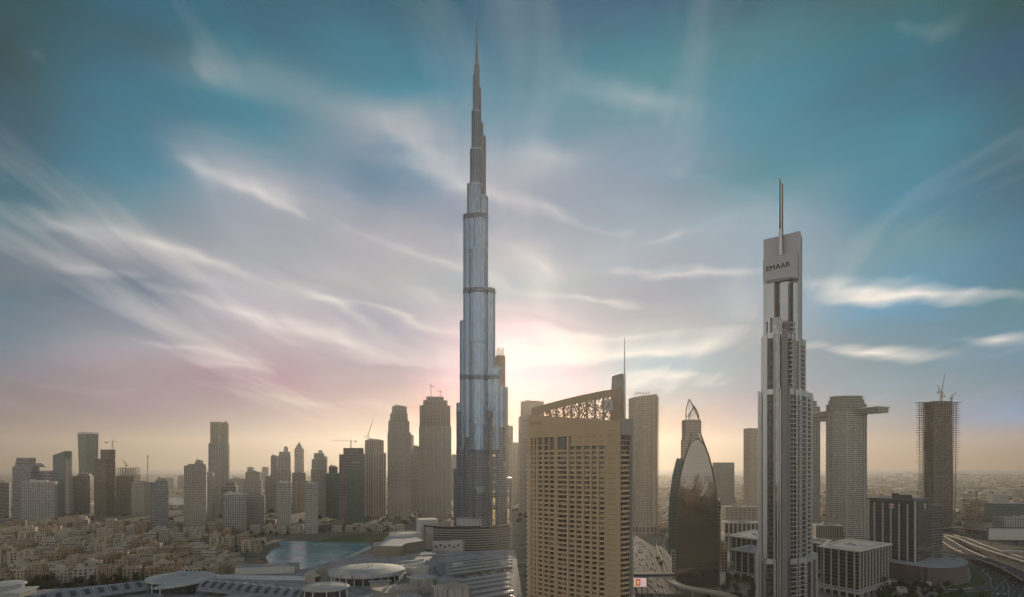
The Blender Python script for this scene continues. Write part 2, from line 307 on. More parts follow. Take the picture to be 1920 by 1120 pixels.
def facade(name, frame, glass, bay, floor, fx, fz, rough=.12, gmetal=0.0, var=.55, frough=.7, fmetal=0.0, curtains=.12, tilt=.02, stripe=None, gspec=.5, lit=0.0):  # lit: share of pane columns glowing in place of gold sun reflections
    """window grid in wall metres: frame bands round glass panes, each pane with its own tone and a slight tilt"""
    m, t, p = new_mat(name)
    uv = t.n('ShaderNodeUVMap'); sp = t.n('ShaderNodeSeparateXYZ'); t.L.new(uv.outputs[0], sp.inputs[0])
    a = t.m('DIVIDE', sp.outputs[0], bay); b = t.m('DIVIDE', sp.outputs[1], floor)
    ax = t.m('ABSOLUTE', t.m('SUBTRACT', t.m('FRACT', a), .5)); bz = t.m('ABSOLUTE', t.m('SUBTRACT', t.m('FRACT', b), .5))
    mask = t.m('MULTIPLY', t.m('LESS_THAN', ax, fx / 2), t.m('LESS_THAN', bz, fz / 2))
    if stripe:        # every n-th bay is solid wall
        mask = t.m('MULTIPLY', mask, t.m('GREATER_THAN', t.m('FRACT', t.m('DIVIDE', t.m('FLOOR', a), float(stripe))), .99 / stripe))
    cell = t.comb(t.m('FLOOR', a), t.m('FLOOR', b), 3.0)
    wn = t.n('ShaderNodeTexWhiteNoise'); t.L.new(cell, wn.inputs[0])
    k = t.m('MULTIPLY_ADD', wn.outputs['Value'], 2 * var, 1 - var)
    gv = t.vm('SCALE', glass); t.L.new(k, gv.inputs[3])
    wn2 = t.n('ShaderNodeTexWhiteNoise'); t.L.new(t.vm('ADD', cell, (31.0, 17.0, 5.0)).outputs[0], wn2.inputs[0])
    cur = t.m('LESS_THAN', wn2.outputs['Value'], curtains)
    gcol = t.mix(t.m('MULTIPLY', cur, .55), gv.outputs[0], tuple(min(1, c * .8 + .05) for c in frame))
    tcn = t.n('ShaderNodeTexCoord')
    fn = t.m('MULTIPLY_ADD', t.noise(tcn.outputs['Object'], .12, 4, .6), .5, .75)
    fv = t.vm('SCALE', frame); t.L.new(fn, fv.inputs[3])
    t.L.new(t.mix(mask, fv.outputs[0], gcol), p.inputs['Base Color'])
    t.L.new(t.m('MULTIPLY_ADD', mask, rough - frough, frough), p.inputs['Roughness'])
    t.L.new(t.m('MULTIPLY_ADD', mask, gmetal - fmetal, fmetal), p.inputs['Metallic'])
    t.L.new(t.m('MULTIPLY_ADD', mask, gspec - .25, .25), p.inputs['Specular IOR Level'])
    if lit:           # warm glow in some pane columns, standing in for gold sun reflections
        wc = t.n('ShaderNodeTexWhiteNoise'); t.L.new(t.comb(t.m('FLOOR', a), 2.0, 7.0), wc.inputs[0])
        on = t.m('MULTIPLY', t.m('MULTIPLY', t.m('LESS_THAN', wc.outputs['Value'], lit), t.m('GREATER_THAN', wn2.outputs['Value'], .45)), mask)
        p.inputs['Emission Color'].default_value = (1.0, .62, .22, 1); t.L.new(t.m('MULTIPLY', on, t.m('MULTIPLY', wn.outputs['Value'], .9)), p.inputs['Emission Strength'])
    ge = t.n('ShaderNodeNewGeometry')
    off = t.vm('SCALE', t.vm('SUBTRACT', wn.outputs['Color'], (.5, .5, .5)).outputs[0]); t.L.new(t.m('MULTIPLY', mask, tilt), off.inputs[3])
    t.L.new(t.vm('NORMALIZE', t.vm('ADD', ge.outputs['Normal'], off.outputs[0]).outputs[0]).outputs[0], p.inputs['Normal'])
    return m
M = {}
M['concrete'] = plain('concrete', (.34, .32, .29)); M['pale'] = plain('pale_render', (.55, .52, .47)); M['white'] = plain('white_paint', (.74, .74, .73), .6, var=.08)
M['dark'] = plain('dark_metal', (.06, .065, .07), .5); M['steel'] = plain('steel', (.42, .44, .46), .35, .7, .1); M['roofgrey'] = plain('roof_grey', (.36, .37, .38), .85, var=.22, scale=.08)
M['brownc'] = plain('raw_concrete', (.15, .125, .10), .9); M['crane'] = plain('crane_paint', (.30, .20, .10), .6); M['craneg'] = plain('crane_grey', (.20, .19, .18), .6)
M['sandstone'] = plain('sandstone_render', (.47, .37, .25), .9, var=.12); M['asphalt'] = plain('asphalt', (.06, .06, .062), .9, var=.2, scale=.05)
M['glassd'] = plain('dark_glass', (.025, .03, .035), .08, spec=.9, var=.3, scale=.4); M['paving'] = plain('paving', (.30, .28, .25), .9, var=.2, scale=.06)
M['grass'] = plain('lawn_grass', (.055, .085, .025), .95, var=.35, scale=.08)
M['stone'] = plain('limestone_cladding', (.50, .47, .43), .75, var=.1); M['black'] = plain('black_paint', (.02, .02, .022), .5)
M['red'] = plain('red_paint', (.45, .03, .03), .5); M['mast'] = plain('bronze_mast', (.13, .10, .065), .6, 0)
# ------------------------------------------------------------------ ground, sea, haze
def ground_mat():
    m, t, p = new_mat('city_ground')
    tc = t.n('ShaderNodeTexCoord')
    a = t.noise(tc.outputs['Object'], .0022, 6, .65); b = t.noise(tc.outputs['Object'], .02, 4, .6)
    vo = t.n('ShaderNodeTexVoronoi', feature='DISTANCE_TO_EDGE'); t.L.new(tc.outputs['Object'], vo.inputs['Vector']); vo.inputs['Scale'].default_value = .008
    road = t.m('LESS_THAN', vo.outputs['Distance'], .07)
    c = t.mix(t.m('MULTIPLY_ADD', a, 3.0, -1.0, clamp=True), (.12, .115, .10), (.30, .26, .20))
    c = t.mix(t.m('MULTIPLY_ADD', b, 5.0, -2.6, clamp=True), c, (.075, .085, .05))
    c = t.mix(t.m('MULTIPLY', road, .25), c, (.09, .09, .09))
    t.L.new(c, p.inputs['Base Color']); p.inputs['Roughness'].default_value = .95; p.inputs['Specular IOR Level'].default_value = .1
    return m
g = MB(); NB = 40
for i in range(NB):
    x0, x1 = -14000 + 28000 * i / NB, -14000 + 28000 * (i + 1) / NB
    for j in range(NB):
        y0, y1 = -1500 + 21000 * j / NB, -1500 + 21000 * (j + 1) / NB
        g.face([(x0, y0, 0), (x1, y0, 0), (x1, y1, 0), (x0, y1, 0)])
tag(g.build('ground', ground_mat()), kind='structure')
def water_mat(name, col, rough=.12, scale=.25, bump=.25):
    m, t, p = new_mat(name); tc = t.n('ShaderNodeTexCoord')
    mp = t.n('ShaderNodeMapping'); t.L.new(tc.outputs['Object'], mp.inputs[0]); mp.inputs['Scale'].default_value = (1, .45, 1)
    n = t.noise(mp.outputs[0], scale, 4, .6); n2 = t.noise(tc.outputs['Object'], .018, 3, .5)
    bu = t.n('ShaderNodeBump'); bu.inputs['Strength'].default_value = bump; bu.inputs['Distance'].default_value = .4; t.L.new(n, bu.inputs['Height'])
    t.L.new(bu.outputs[0], p.inputs['Normal'])
    v = t.vm('SCALE', col); t.L.new(t.m('MULTIPLY_ADD', n2, 1.1, .45), v.inputs[3]); t.L.new(v.outputs[0], p.inputs['Base Color'])
    t.L.new(t.m('MULTIPLY_ADD', n2, .25, rough), p.inputs['Roughness'])
    return m
sea = MB(); sea.prism([(-13900, 9500), (3000, 8600), (5200, 8300), (13900, 8000), (13900, 19400), (-13900, 19400)], .05, .3)
tag(sea.build('sea_water', water_mat('sea_water', (.05, .09, .10), .2, .02)), kind='structure')
creek = MB(); creek.prism([G(280, 948), G(350, 948), G(350, 934), G(280, 934)], .05, .3)
tag(creek.build('creek_water', water_mat('creek_water', (.08, .12, .13), .15)), kind='structure')
LAKE = [G(*p) for p in ((498,1046),(512,1072),(560,1078),(625,1069),(688,1034),(698,1024),(688,1018),(610,1018),(560,1015),(520,1016),(528,1026),(508,1034))]
lake = MB(); lake.prism(list(reversed(LAKE)) if sum(LAKE[i-1][0]*LAKE[i][1]-LAKE[i][0]*LAKE[i-1][1] for i in range(len(LAKE))) < 0 else LAKE, .06, .5)
tag(lake.build('lake_water', water_mat('lake_water', (.03, .26, .31), .12, .3, .35)), kind='structure')
def ccw(P): return P if sum(P[i-1][0]*P[i][1]-P[i][0]*P[i-1][1] for i in range(len(P))) > 0 else list(reversed(P))
def sheet(name, P, z, mt, kind='structure'):
    b = MB(); b.prism(ccw(P), z - .04 if z > .1 else 0.002, z, 0); return tag(b.build(name, mt), kind=kind)
lw = MB(); lw.prism(ccw([G(598,1017),(X(606,1160),1160),(X(660,1240),1240),(X(735,1250),1250),(X(740,1160),1160),G(692,1017)]), .1, .6)
tag(lw.build('park_lawn', M['grass']), kind='stuff')
sheet('promenade_path', [G(500,1018.),(X(520,1110),1110),(X(600,1135),1135),(X(780,1120),1120),G(700,1016.5),G(610,1017.5),G(555,1014.5)], .3, M['paving'])
hz_m = bpy.data.materials.new('haze'); hz_m.use_nodes = True; hz_m.node_tree.nodes.clear()
H = NT(hz_m.node_tree); ho = H.n('ShaderNodeOutputMaterial'); pv_ = H.n('ShaderNodeVolumePrincipled')
pv_.inputs['Color'].default_value = (.54, .52, .48, 1); pv_.inputs['Density'].default_value = 8e-5; pv_.inputs['Anisotropy'].default_value = .62
H.L.new(pv_.outputs[0], ho.inputs['Volume'])
hz = MB(); hz.box(0, 9000, -3, 28200, 21400, 905)
tag(hz.build('haze', hz_m), kind='stuff')

# ------------------------------------------------------------------ generic tower
ROOF = M['roofgrey']
def tower(name, label, tiers, D, mats, rot=0.0, ratio=.8, slabs=0.0, piers=0.0, plant=True, group=None, slab_mat=None, crown=None, cat='tower'):
    """tiers: (left column, right column, top row[, extra distance]); later tiers stand on earlier ones unless they reach outside them"""
    if not isinstance(mats, list): mats = [mats]
    if tiers[0][1] < 640 and rot > 0: rot = rot * 1.25 + R(5)
    built = []
    t0 = tiers[0]; fx = fit_rect(t0[0], t0[1], D, rot, ratio)
    root = thing(name, label, cat, (fx[0], fx[1], 0), 0, group)
    ox, oy = fx[0], fx[1]
    for i, t in enumerate(tiers):
        Dt = D + (t[3] if len(t) > 3 else 0)
        mt = mats[min(i, len(mats) - 1)]
        cx, cy, w, d = fit_rect(t[0], t[1], Dt, rot, ratio)
        zb = 0.0
        for (a, b, zt) in built:
            if t[0] >= a - .6 and t[1] <= b + .6 and len(t) < 4: zb = max(zb, zt)
        if zb > 0 and i:
            cy0 = fit_rect(tiers[0][0], tiers[0][1], D, rot, ratio)
            cy = cy0[1] if t[1] - t[0] < (tiers[0][1] - tiers[0][0]) else cy
        zt = Z(t[2], cy - d * .3)
        built.append((t[0], t[1], zt))
        b = MB(); P = rect(cx - ox, cy - oy, w, d, rot)
        b.prism(P, zb, zt - .3, 0, 1)
        b.prism(grow(P, .15), zt - .3, zt + 1.0, 1)
        b.build('tower_block', [mt, slab_mat or M['concrete']], root)
        if slabs:
            sb = MB(); z = zb + 3.6
            while z < zt - 2:
                sb.prism(grow(P, slabs), z, z + .9, 0, bottom=True); z += 3.6
            sb.build('balcony_slabs', slab_mat or M['concrete'], root)
        if piers:
            pb = MB()
            for k in range(4):
                a, c = P[k], P[(k + 1) % 4]; l = math.hypot(c[0]-a[0], c[1]-a[1]); n = max(2, round(l / piers))
                for q in range(n):
                    f = (q + .5) / n
                    pb.box(a[0] + (c[0]-a[0])*f, a[1] + (c[1]-a[1])*f, zb, 1.5, 1.5, zt - zb - .5, rot)
            pb.build('facade_piers', slab_mat or M['concrete'], root)
    if plant:
        w2 = w * .5
        rb = MB(); rb.box(cx - ox, cy - oy, zt - .2, w2, d * .5, 4.0, rot); rb.box(cx - ox - w*.2, cy - oy - d*.1, zt - .2, w*.18, d*.2, 6, rot)
        for q in range(4): rb.box(cx - ox + w*random.uniform(-.35,.35), cy - oy + d*random.uniform(-.35,.35), zt - .2, 2, 2, random.uniform(2, 4), rot)
        rb.build('roof_plant', slab_mat or M['concrete'], root)
    root['_z'] = zt
    del root['_z']
    return root, (cx - ox, cy - oy, zt, w, d)
def crane(name, label, px, py_base, py_top, D, jib_px, tail_px=10, luff=0.0, parent_z=None, mt=None, group='tower cranes'):
    """mast from row py_base up to row py_top; jib reaching jib_px columns sideways (and rising luff rows)"""
    x, zb, zt = X(px, D), Z(py_base, D), Z(py_top, D)
    r = thing(name, label, 'crane', (x, D, zb), 0, group); mt = mt or M['crane']
    h = zt - zb; w = 1.1
    m = MB()
    for sx in (-w, w):
        for sy in (-w, w): m.bar((sx, sy, 0), (sx, sy, h), .35)
    k = 0; z = 0
    while z < h - 2.5:
        m.bar((-w if k % 2 else w, -w, z), (w if k % 2 else -w, -w, z + 2.5), .25); m.bar((-w, -w if k % 2 else w, z), (-w, w if k % 2 else -w, z + 2.5), .25); z += 2.5; k += 1
    m.build('mast', mt, r)
    j = MB(); jx, jz = S(jib_px, D), S(luff, D)
    tip = Vector((jx, 0, h + jz)); root = Vector((0, 0, h))
    d = (tip - root).normalized(); up = Vector((-d.z, 0, d.x)) * (1 if jx > 0 else -1)
    for sy in (-.8, .8): j.bar(root + Vector((0, sy, 0)), tip + Vector((0, sy, 0)), .35)
    j.bar(root + up * 1.6, tip, .35)
    n = 9
    for q in range(n):
        a = root.lerp(tip, q / n); c = root.lerp(tip, (q + .5) / n) + up * 1.6 * (1 - q / n)
        j.bar(a, c, .2); j.bar(c, root.lerp(tip, (q + 1) / n), .2)
    j.build('jib', mt, r)
    cb = MB(); tx = -math.copysign(S(tail_px, D), jx)
    for sy in (-.8, .8): cb.bar((0, sy, h), (tx, sy, h), .4)
    cb.box(tx * .85, 0, h - 3, abs(tx) * .3, 2, 3.2)
    cb.build('counter_jib', mt, r)
    a = MB(); a.bar((0, 0, h), (0, 0, h + 6), .5); a.bar((0, 0, h + 6), (tx, 0, h), .18); a.bar((0, 0, h + 6), tip * 1.0, .18)
    a.build('apex_frame', mt, r)
    c = MB(); c.box(1.2, -1.2, h - 2.6, 1.8, 1.6, 2.2); c.build('cab', mt, r)
    return r

# ------------------------------------------------------------------ facade materials
FA = {}
FA['beige'] = facade('beige_apartment_facade', (.44,.39,.32), (.03,.03,.03), 3.4, 3.5, .58, .60)
FA['beigefine'] = facade('beige_grid_facade', (.48,.42,.34), (.035,.035,.033), 5.5, 3.6, .62, .68, stripe=None)
FA['grey'] = facade('grey_banded_facade', (.34,.33,.31), (.025,.028,.03), 6, 3.5, .9, .55)
FA['greydark'] = facade('dark_banded_facade', (.16,.155,.15), (.03,.035,.035), 4, 3.6, .86, .55)
FA['pale'] = facade('pale_grid_facade', (.45,.43,.39), (.03,.034,.038), 4.2, 3.5, .6, .66)
FA['blue'] = facade('blue_glass_facade', (.36,.38,.39), (.03,.055,.07), 3.2, 3.6, .84, .66, var=.4)
FA['green'] = facade('green_glass_facade', (.16,.20,.18), (.04,.085,.07), 2.4, 3.6, .90, .82, var=.35, curtains=.03)
FA['teal'] = facade('smooth_glass_facade', (.12,.16,.15), (.05,.10,.09), 2.0, 3.8, .94, .88, var=.25, curtains=0.0, rough=.1)
FA['raw'] = facade('unfinished_concrete_facade', (.22,.19,.16), (.05,.045,.04), 5.0, 3.8, .72, .66, rough=.7, gspec=.1, curtains=.18)
FA['rib'] = facade('ribbed_facade', (.42,.38,.33), (.035,.035,.03), 2.6, 3.6, .55, .8)
FA['sand'] = facade('sandstone_tower_facade', (.46,.37,.27), (.07,.06,.05), 4, 3.6, .5, .6)
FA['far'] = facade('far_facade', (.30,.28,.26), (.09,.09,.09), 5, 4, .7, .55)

# ------------------------------------------------------------------ the skyline on the far side of the lake and old town
T = tower
T('apartment_tower', 'dark narrow tower at the very edge of the skyline with a sunlit stripe', [(-12,20,906)], 1615, FA['greydark'], R(20), slabs=.4)
rt, tp = T('office_block', 'grey banded office complex with a trapezoid crown and a long low wing', [(23,74,876)], 1500, FA['grey'], 0, .6, plant=False)
b = MB(); w, z = S(1, 1500), tp[2]
for x0, x1, x2, x3, h in ((30, 57, 34, 57, 17.5), (57, 62, 57, 62, 7), (62, 76, 62, 68, 7)):
    f = lambda px: X(px, 1510) - rt.location.x
    P = [(f(x0), -8), (f(x1), -8), (f(x1), 14), (f(x0), 14)]; Q = [(f(x2), -8), (f(x3), -8), (f(x3), 14), (f(x2), 14)]
    z1 = z + h * w
    for k in range(4):
        a, c = P[k], P[(k+1) % 4]; e, g_ = Q[(k+1) % 4], Q[k]
        b.face([(a[0], a[1], z), (c[0], c[1], z), (e[0], e[1], z1), (g_[0], g_[1], z1)], [(a[0]+a[1], z), (c[0]+c[1], z), (e[0]+e[1], z1), (g_[0]+g_[1], z1)])
    b.face([(q[0], q[1], z1) for q in Q])
b.build('crown', FA['grey'], rt)
b = MB(); b.prism(rect(X(87, 1530) - rt.location.x, 20, S(24, 1530), 30), 0, Z(883, 1530)); b.build('wing', FA['grey'], rt)
T('apartment_block', 'wide pale grey slab block with rows of small windows below the trapezoid crowned offices', [(39,108,904)], 1440, FA['pale'], R(12), .35, slab_mat=M['pale'])
# slanted glass tower with a balconied slice beside it
r = thing('glass_tower', 'glass tower with a slanted roof and a curved stack of sunlit balconies', 'tower', (X(113, 1736), 1736, 0))
f = lambda px, y=1736: X(px, y) - r.location.x
b = MB(); b.prism([(f(99), 0), (f(121), 0), (f(123), 26), (f(101), 26)], 0, 0, 0, ztop=[Z(854,1736), Z(846,1736), Z(846,1736), Z(854,1736)]); b.build('tower_block', FA['teal'], r)
b = MB(); zz_ = 4.0
while zz_ < Z(860, 1736):
    k = (zz_ / Z(860, 1736)); ext = 9 - 5.5 * k * k
    b.prism(rect(f(123) + ext * .72, 6, ext * 1.44, 18), zz_, zz_ + 1.6, bottom=True); zz_ += 4.0
b.build('balcony_slabs', M['pale'], r)
b = MB(); b.prism(rect(f(125.5), 8, 7, 12), 0, Z(862, 1736)); b.build('balcony_core', M['concrete'], r)
b = MB(); b.tube((f(130), 8, 0), (f(130), 8, Z(845, 1736)), .5, .2); b.build('mast', M['steel'], r)
# tapering glass tower
r = thing('glass_tower', 'tall green glass tower with a flat top that narrows towards its foot', 'tower', (X(160, 2200), 2200, 0))
b = MB(); z1 = Z(812, 2200); f = lambda px: X(px, 2200) - r.location.x
lo = [(f(146), 10), (f(166), -12), (f(180), 8), (f(160), 34)]; hi = [(f(141), 12), (f(167), -16), (f(182), 8), (f(158), 40)]
for k in range(4):
    a, c, e, g_ = lo[k], lo[(k+1) % 4], hi[(k+1) % 4], hi[k]; l = math.hypot(c[0]-a[0], c[1]-a[1]); u = 40 * k
    b.face([(a[0],a[1],0), (c[0],c[1],0), (e[0],e[1],z1), (g_[0],g_[1],z1)], [(u,0), (u+l,0), (u+l,z1), (u,z1)])
b.face([(p[0], p[1], z1) for p in hi]); b.build('tower_block', FA['green'], r)
b = MB(); b.prism(hi, z1 - 4, z1 + 2.0, top=True); o = b.build('parapet', M['steel'], r)
T('office_block', 'low dark block in front of the tapering green glass tower', [(133,176,893), (142,168,889)], 1760, FA['greydark'], R(8), .6)
r, tp = T('unfinished_tower', 'raw concrete tower under construction beside the tapering green glass tower', [(177,216,861), (186,214,844)], 1690, [FA['raw']], R(-12), .8, slabs=.7, slab_mat=M['brownc'], plant=False)
crane('tower_crane', 'orange crane on the raw concrete tower near the tapering glass tower', 211, 845, 829, 1700, 10, 14, 0)
# open scaffold frame building
def open_frame(name, label, p0, p1, ytop, D, floors_open, rot=0.0, ratio=.7, mt=None, extra=None):
    cx, cy, w, d = fit_rect(p0, p1, D, rot, ratio)
    r = thing(name, label, 'building', (cx, cy, 0), 0); zt = Z(ytop, D); mt = mt or M['brownc']
    zo = zt - floors_open * 4
    b = MB(); b.prism(rect(0, 0, w * .96, d * .96, rot), 0, zo); b.build('lower_block', FA['raw'], r)
    b = MB(); z = zo
    while z <= zt: b.prism(rect(0, 0, w, d, rot), z, z + .5, bottom=True); z += 4
    b.build('floor_slabs', mt, r)
    b = MB(); n = max(3, int(w / 7))
    for i in range(n + 1):
        for j in range(4):
            p = rect(0, 0, w * .94, d * .94, rot); u, v = i / n, j / 3
            x = (p[0][0]*(1-u)+p[1][0]*u)*(1-v) + (p[3][0]*(1-u)+p[2][0]*u)*v; y = (p[0][1]*(1-u)+p[1][1]*u)*(1-v) + (p[3][1]*(1-u)+p[2][1]*u)*v
            b.tube((x, y, zo), (x, y, zt + random.choice((2, 3, 6))), .45, None, 4)
    b.build('columns', mt, r)
    return r
open_frame('unfinished_building', 'open concrete frame building with bare columns and scaffold on its top floors', 216, 264, 879, 1720, 5, R(5))
crane('tower_crane', 'small raised crane over the open concrete frame building', 236, 892, 872, 1730, -5, 4, 9)
T('apartment_block', 'brown mid-rise block between the open concrete frame and the blue tower', [(246,285,905)], 1690, FA['beige'], R(-10), .7, slabs=.4)
T('apartment_tower', 'blue grey apartment tower standing alone in front of the old town', [(282,316,905), (288,311,900)], 1236, [FA['blue']], R(18), .8, slabs=.35, slab_mat=M['concrete'])
crane('tower_crane', 'thin tall crane mast standing behind the blue grey apartment tower', 277, 910, 855, 2100, 1.2, 2, 1)
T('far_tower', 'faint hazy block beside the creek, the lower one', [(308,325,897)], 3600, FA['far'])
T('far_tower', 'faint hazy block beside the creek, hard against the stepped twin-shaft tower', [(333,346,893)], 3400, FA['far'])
T('apartment_tower', 'stepped beige tower with a raised central crown by the fin-topped tower', [(345,388,874), (350,384,871), (359,375,866)], 1275, [FA['beige']], R(14), .8, slabs=.5)
r, tp = T('apartment_tower', 'tallest tower left of the lake with thin fins on its roof edge', [(391,430,832), (393.5,428,793)], 1620, [FA['rib'], FA['sand']], R(10), .8, piers=5.0, plant=False)
b = MB()
for k in range(9):
    b = MB(); b.box(tp[0] - tp[3]*.45 + k * tp[3]*.085, tp[1] - tp[4]*.4, tp[2] - .5, 1.0, 1.0, 5 + 2.5 * math.sin(k), R(10)); b.build('roof_fin', M['concrete'], r)
b = MB()
b.box(tp[0] + tp[3]*.42, tp[1], tp[2] - .5, 3, tp[4]*.7, 5, R(10)); b.build('roof_fin', M['concrete'], r)
T('apartment_tower', 'lower tower tucked between the stepped beige tower and the fin-topped tower', [(376,402,888)], 1450, FA['beige'], R(8), .8, slabs=.3)
T('apartment_block', 'pale block with round windows along its top storey below the fin-topped tower', [(418,462,927)], 1300, FA['pale'], R(14), .7, slab_mat=M['pale'])
T('apartment_block', 'squat stepped block with a dark penthouse behind the block with round windows', [(416,446,912), (421,441,904)], 1480, FA['grey'], R(8), .7)
T('office_block', 'hazy wide block with a flat roof far behind the fin-topped tower', [(430,458,898)], 2500, FA['far'], 0, .6)
T('apartment_tower', 'stepped beige tower topped by a pale drum left of the lantern tower', [(454,497,930), (454,490,900), (457,485,886)], 1375, [FA['beige']], R(12), .8, slabs=.45)
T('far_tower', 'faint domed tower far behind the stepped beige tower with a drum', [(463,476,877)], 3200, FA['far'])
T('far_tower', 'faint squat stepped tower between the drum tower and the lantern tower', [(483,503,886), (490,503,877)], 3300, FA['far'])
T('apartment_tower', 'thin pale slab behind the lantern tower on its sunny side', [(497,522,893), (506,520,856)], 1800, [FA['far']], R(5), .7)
def lantern_tower(label, tiers, D, lx0, lx1, ly, white):
    r, tp = T('lantern_tower', label, tiers, D, [FA['beige']], R(10), .85, slabs=.4, plant=False)
    b = MB(); w = S(lx1 - lx0, D); x = X((lx0 + lx1) / 2, D) - r.location.x; z0 = tp[2]; h = Z(ly, D) - z0
    b.prism(rect(x, tp[1], w * .8, w * .8), z0, z0 + h * .75)
    b.lathe(x, tp[1], [(w * .5, z0 + h * .72), (w * .5, z0 + h * .8), (w * .2, z0 + h), (0, z0 + h * 1.05)], 12)
    b.build('lantern', white, r)
lantern_tower('tall stepped tower with a glowing roof lantern beside the pointed spire tower', [(518,546,880), (520,545,855), (522,543,848)], 1650, 527, 535, 837, M['pale'])
lantern_tower('stepped tower with a roof lantern nearer the glassy unfinished tower', [(583,612,880), (584,611,862), (587,606,851)], 1570, 592, 600, 844, M['pale'])
T('apartment_tower', 'slim white framed tower standing in front of the tall lantern tower', [(519,546,906)], 1290, FA['pale'], R(12), .8, slabs=.3, slab_mat=M['pale'])
r, tp = T('spire_tower', 'hazy slab tower ending in a pointed spire like a pencil', [(552,570,843)], 2600, FA['far'], 0, .7, plant=False)
b = MB(); P = rect(tp[0], tp[1], tp[3], tp[4])
for k in range(4):
    a, c = P[k], P[(k+1) % 4]; b.face([(a[0], a[1], tp[2]), (c[0], c[1], tp[2]), (tp[0], tp[1], Z(828, 2600))])
b.tube((tp[0], tp[1], Z(830, 2600)), (tp[0], tp[1], Z(823, 2600)), .8, .2); b.build('spire', FA['far'], r)
T('office_tower', 'pinkish tower with a broad crown in front of the pencil-shaped spire tower', [(550,577,902), (548,573,887)], 1860, [FA['sand'], FA['far']], R(8), .7, piers=7)
T('apartment_tower', 'white framed tower beside the lantern tower at the lake end of the row', [(572,596,908)], 1245, FA['pale'], R(14), .8, slabs=.3, slab_mat=M['pale'])
T('far_tower', 'faint flat tower peeping out behind the second lantern tower', [(604,614,857)], 2600, FA['far'])
r, tp = T('unfinished_tower', 'hazy stepped tower with scaffold spikes between the lantern tower and the green glass tower', [(611,637,888), (615,632,876)], 1560, [FA['green'], FA['raw']], R(8), .7)
r, tp = T('unfinished_tower', 'unfinished grid tower with a flat top rising behind the green glass tower', [(636,683,853), (643,681,841)], 1500, [FA['raw']], R(6), .6, slabs=.5, plant=False, slab_mat=M['concrete'])
crane('tower_crane', 'crane with a long level jib over the unfinished grid tower', 658, 842, 827, 1510, -38, 10, 1)
T('glass_tower', 'green glass tower with reflections by the lake lawn', [(650,683,874), (655,678,869)], 1350, [FA['green']], R(16), .8)
r, tp = T('apartment_tower', 'beige grid tower with deep vertical piers and a heavy flat cornice', [(683,724,850), (684,719,826)], 1680, [FA['beigefine']], R(6), .6, piers=6.5, slab_mat=M['pale'])
crane('tower_crane', 'luffing crane with a steep thin jib on the heavy flat cornice', 690, 826, 818, 1690, 9, 6, 30)
T('apartment_tower', 'tall stepped tower with a narrow square top beside the beige grid tower', [(727,770,812), (728,767,790), (731,763,776), (734,761,763)], 1580, [FA['beige']], R(10), .8, slabs=.45, piers=11)
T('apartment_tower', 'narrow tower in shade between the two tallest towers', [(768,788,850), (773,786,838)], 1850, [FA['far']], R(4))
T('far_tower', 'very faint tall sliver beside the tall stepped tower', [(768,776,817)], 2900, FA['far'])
r, tp = T('unfinished_tower', 'massive ribbed tower with an open scaffold crown and two cranes', [(786,846,800), (787,844,762), (793,838,752), (798,830,745)], 1650, [FA['rib'], FA['raw']], R(8), .8, piers=7.0, slabs=.7, plant=False, slab_mat=M['concrete'])
crane('tower_crane', 'orange crane at the centre of the scaffold crown', 808, 746, 724, 1670, -3, 5, 4)
crane('tower_crane', 'second crane near the edge of the scaffold crown', 826, 750, 734, 1670, -8, 3, 0)
T('far_tower', 'hazy block behind the tall spire skyscraper on its lake side', [(845,858,854)], 2300, FA['far'])
T('far_tower', 'hazy sliver tower just right of the tall spire skyscraper', [(946,962,800)], 2000, FA['far'])
T('far_tower', 'pale hazy block between the tall spire skyscraper and the scaffold-edged hazy tower', [(960,977,832)], 2100, FA['far'])
r, tp = T('unfinished_tower', 'bright hazy tower with scaffold on its roof, half behind the golden hotel', [(972,1022,782), (976,1020,754)], 1750, [FA['sand']], R(4), .6, slabs=.4)
b = MB()
for k in range(12): b.tube((tp[0] - tp[3]*.45 + k*tp[3]*.08, tp[1]-tp[4]*.4, tp[2]), (tp[0] - tp[3]*.45 + k*tp[3]*.08, tp[1]-tp[4]*.4, tp[2] + random.uniform(3, 9)), .5, None, 4)
b.build('scaffold', M['brownc'], r)
# golden lattice tower right behind the skyscraper
r, tp = T('unfinished_tower', 'slim tower with gilded scaffold behind the shoulder of the tall spire skyscraper', [(926,952,727), (929,947,668)], 1420, [FA['raw']], R(10), .9, slabs=.8, piers=5, plant=False, slab_mat=M['crane'])
b = MB()
for k in range(7): b.tube((tp[0] - tp[3]*.4 + k*tp[3]*.13, tp[1]-tp[4]*.3, tp[2]), (tp[0] - tp[3]*.4 + k*tp[3]*.13, tp[1]-tp[4]*.3, tp[2] + 18 + random.uniform(-5, 4)), .7, None, 4)
for k in range(5): b.box(tp[0], tp[1]-tp[4]*.3, tp[2] + 2 + 4*k, tp[3]*.85, 1, .6)
b.build('scaffold', M['crane'], r)

# ------------------------------------------------------------------ the tall spire skyscraper
FA['spire'] = facade('steel_glass_facade', (.22,.28,.345), (.155,.225,.305), 1.7, 3.9, .62, .78, rough=.12, gmetal=.95, fmetal=.92, frough=.26, var=.45, curtains=.03, tilt=.035)
FA['spirelow'] = facade('balconied_steel_facade', (.20,.23,.26), (.03,.036,.042), 2.6, 3.9, .72, .66, rough=.1, fmetal=.4, frough=.4, var=.6, curtains=.10, tilt=.03, lit=.13)  # lit: warm glowing panes put in for the gold glints
M['bandgrey'] = plain('louvre_band_metal', (.11,.135,.165), .4, .7)
FA['shaded_spire'] = facade('shaded_steel_facade', (.085,.125,.17), (.055,.085,.12), 1.7, 3.9, .5, .78, rough=.2, gmetal=.9, fmetal=.9, frough=.35, var=.3, curtains=0, tilt=.02)  # darker copy of the steel facade; dim sky reflection put into its colour
BD = 1030.0
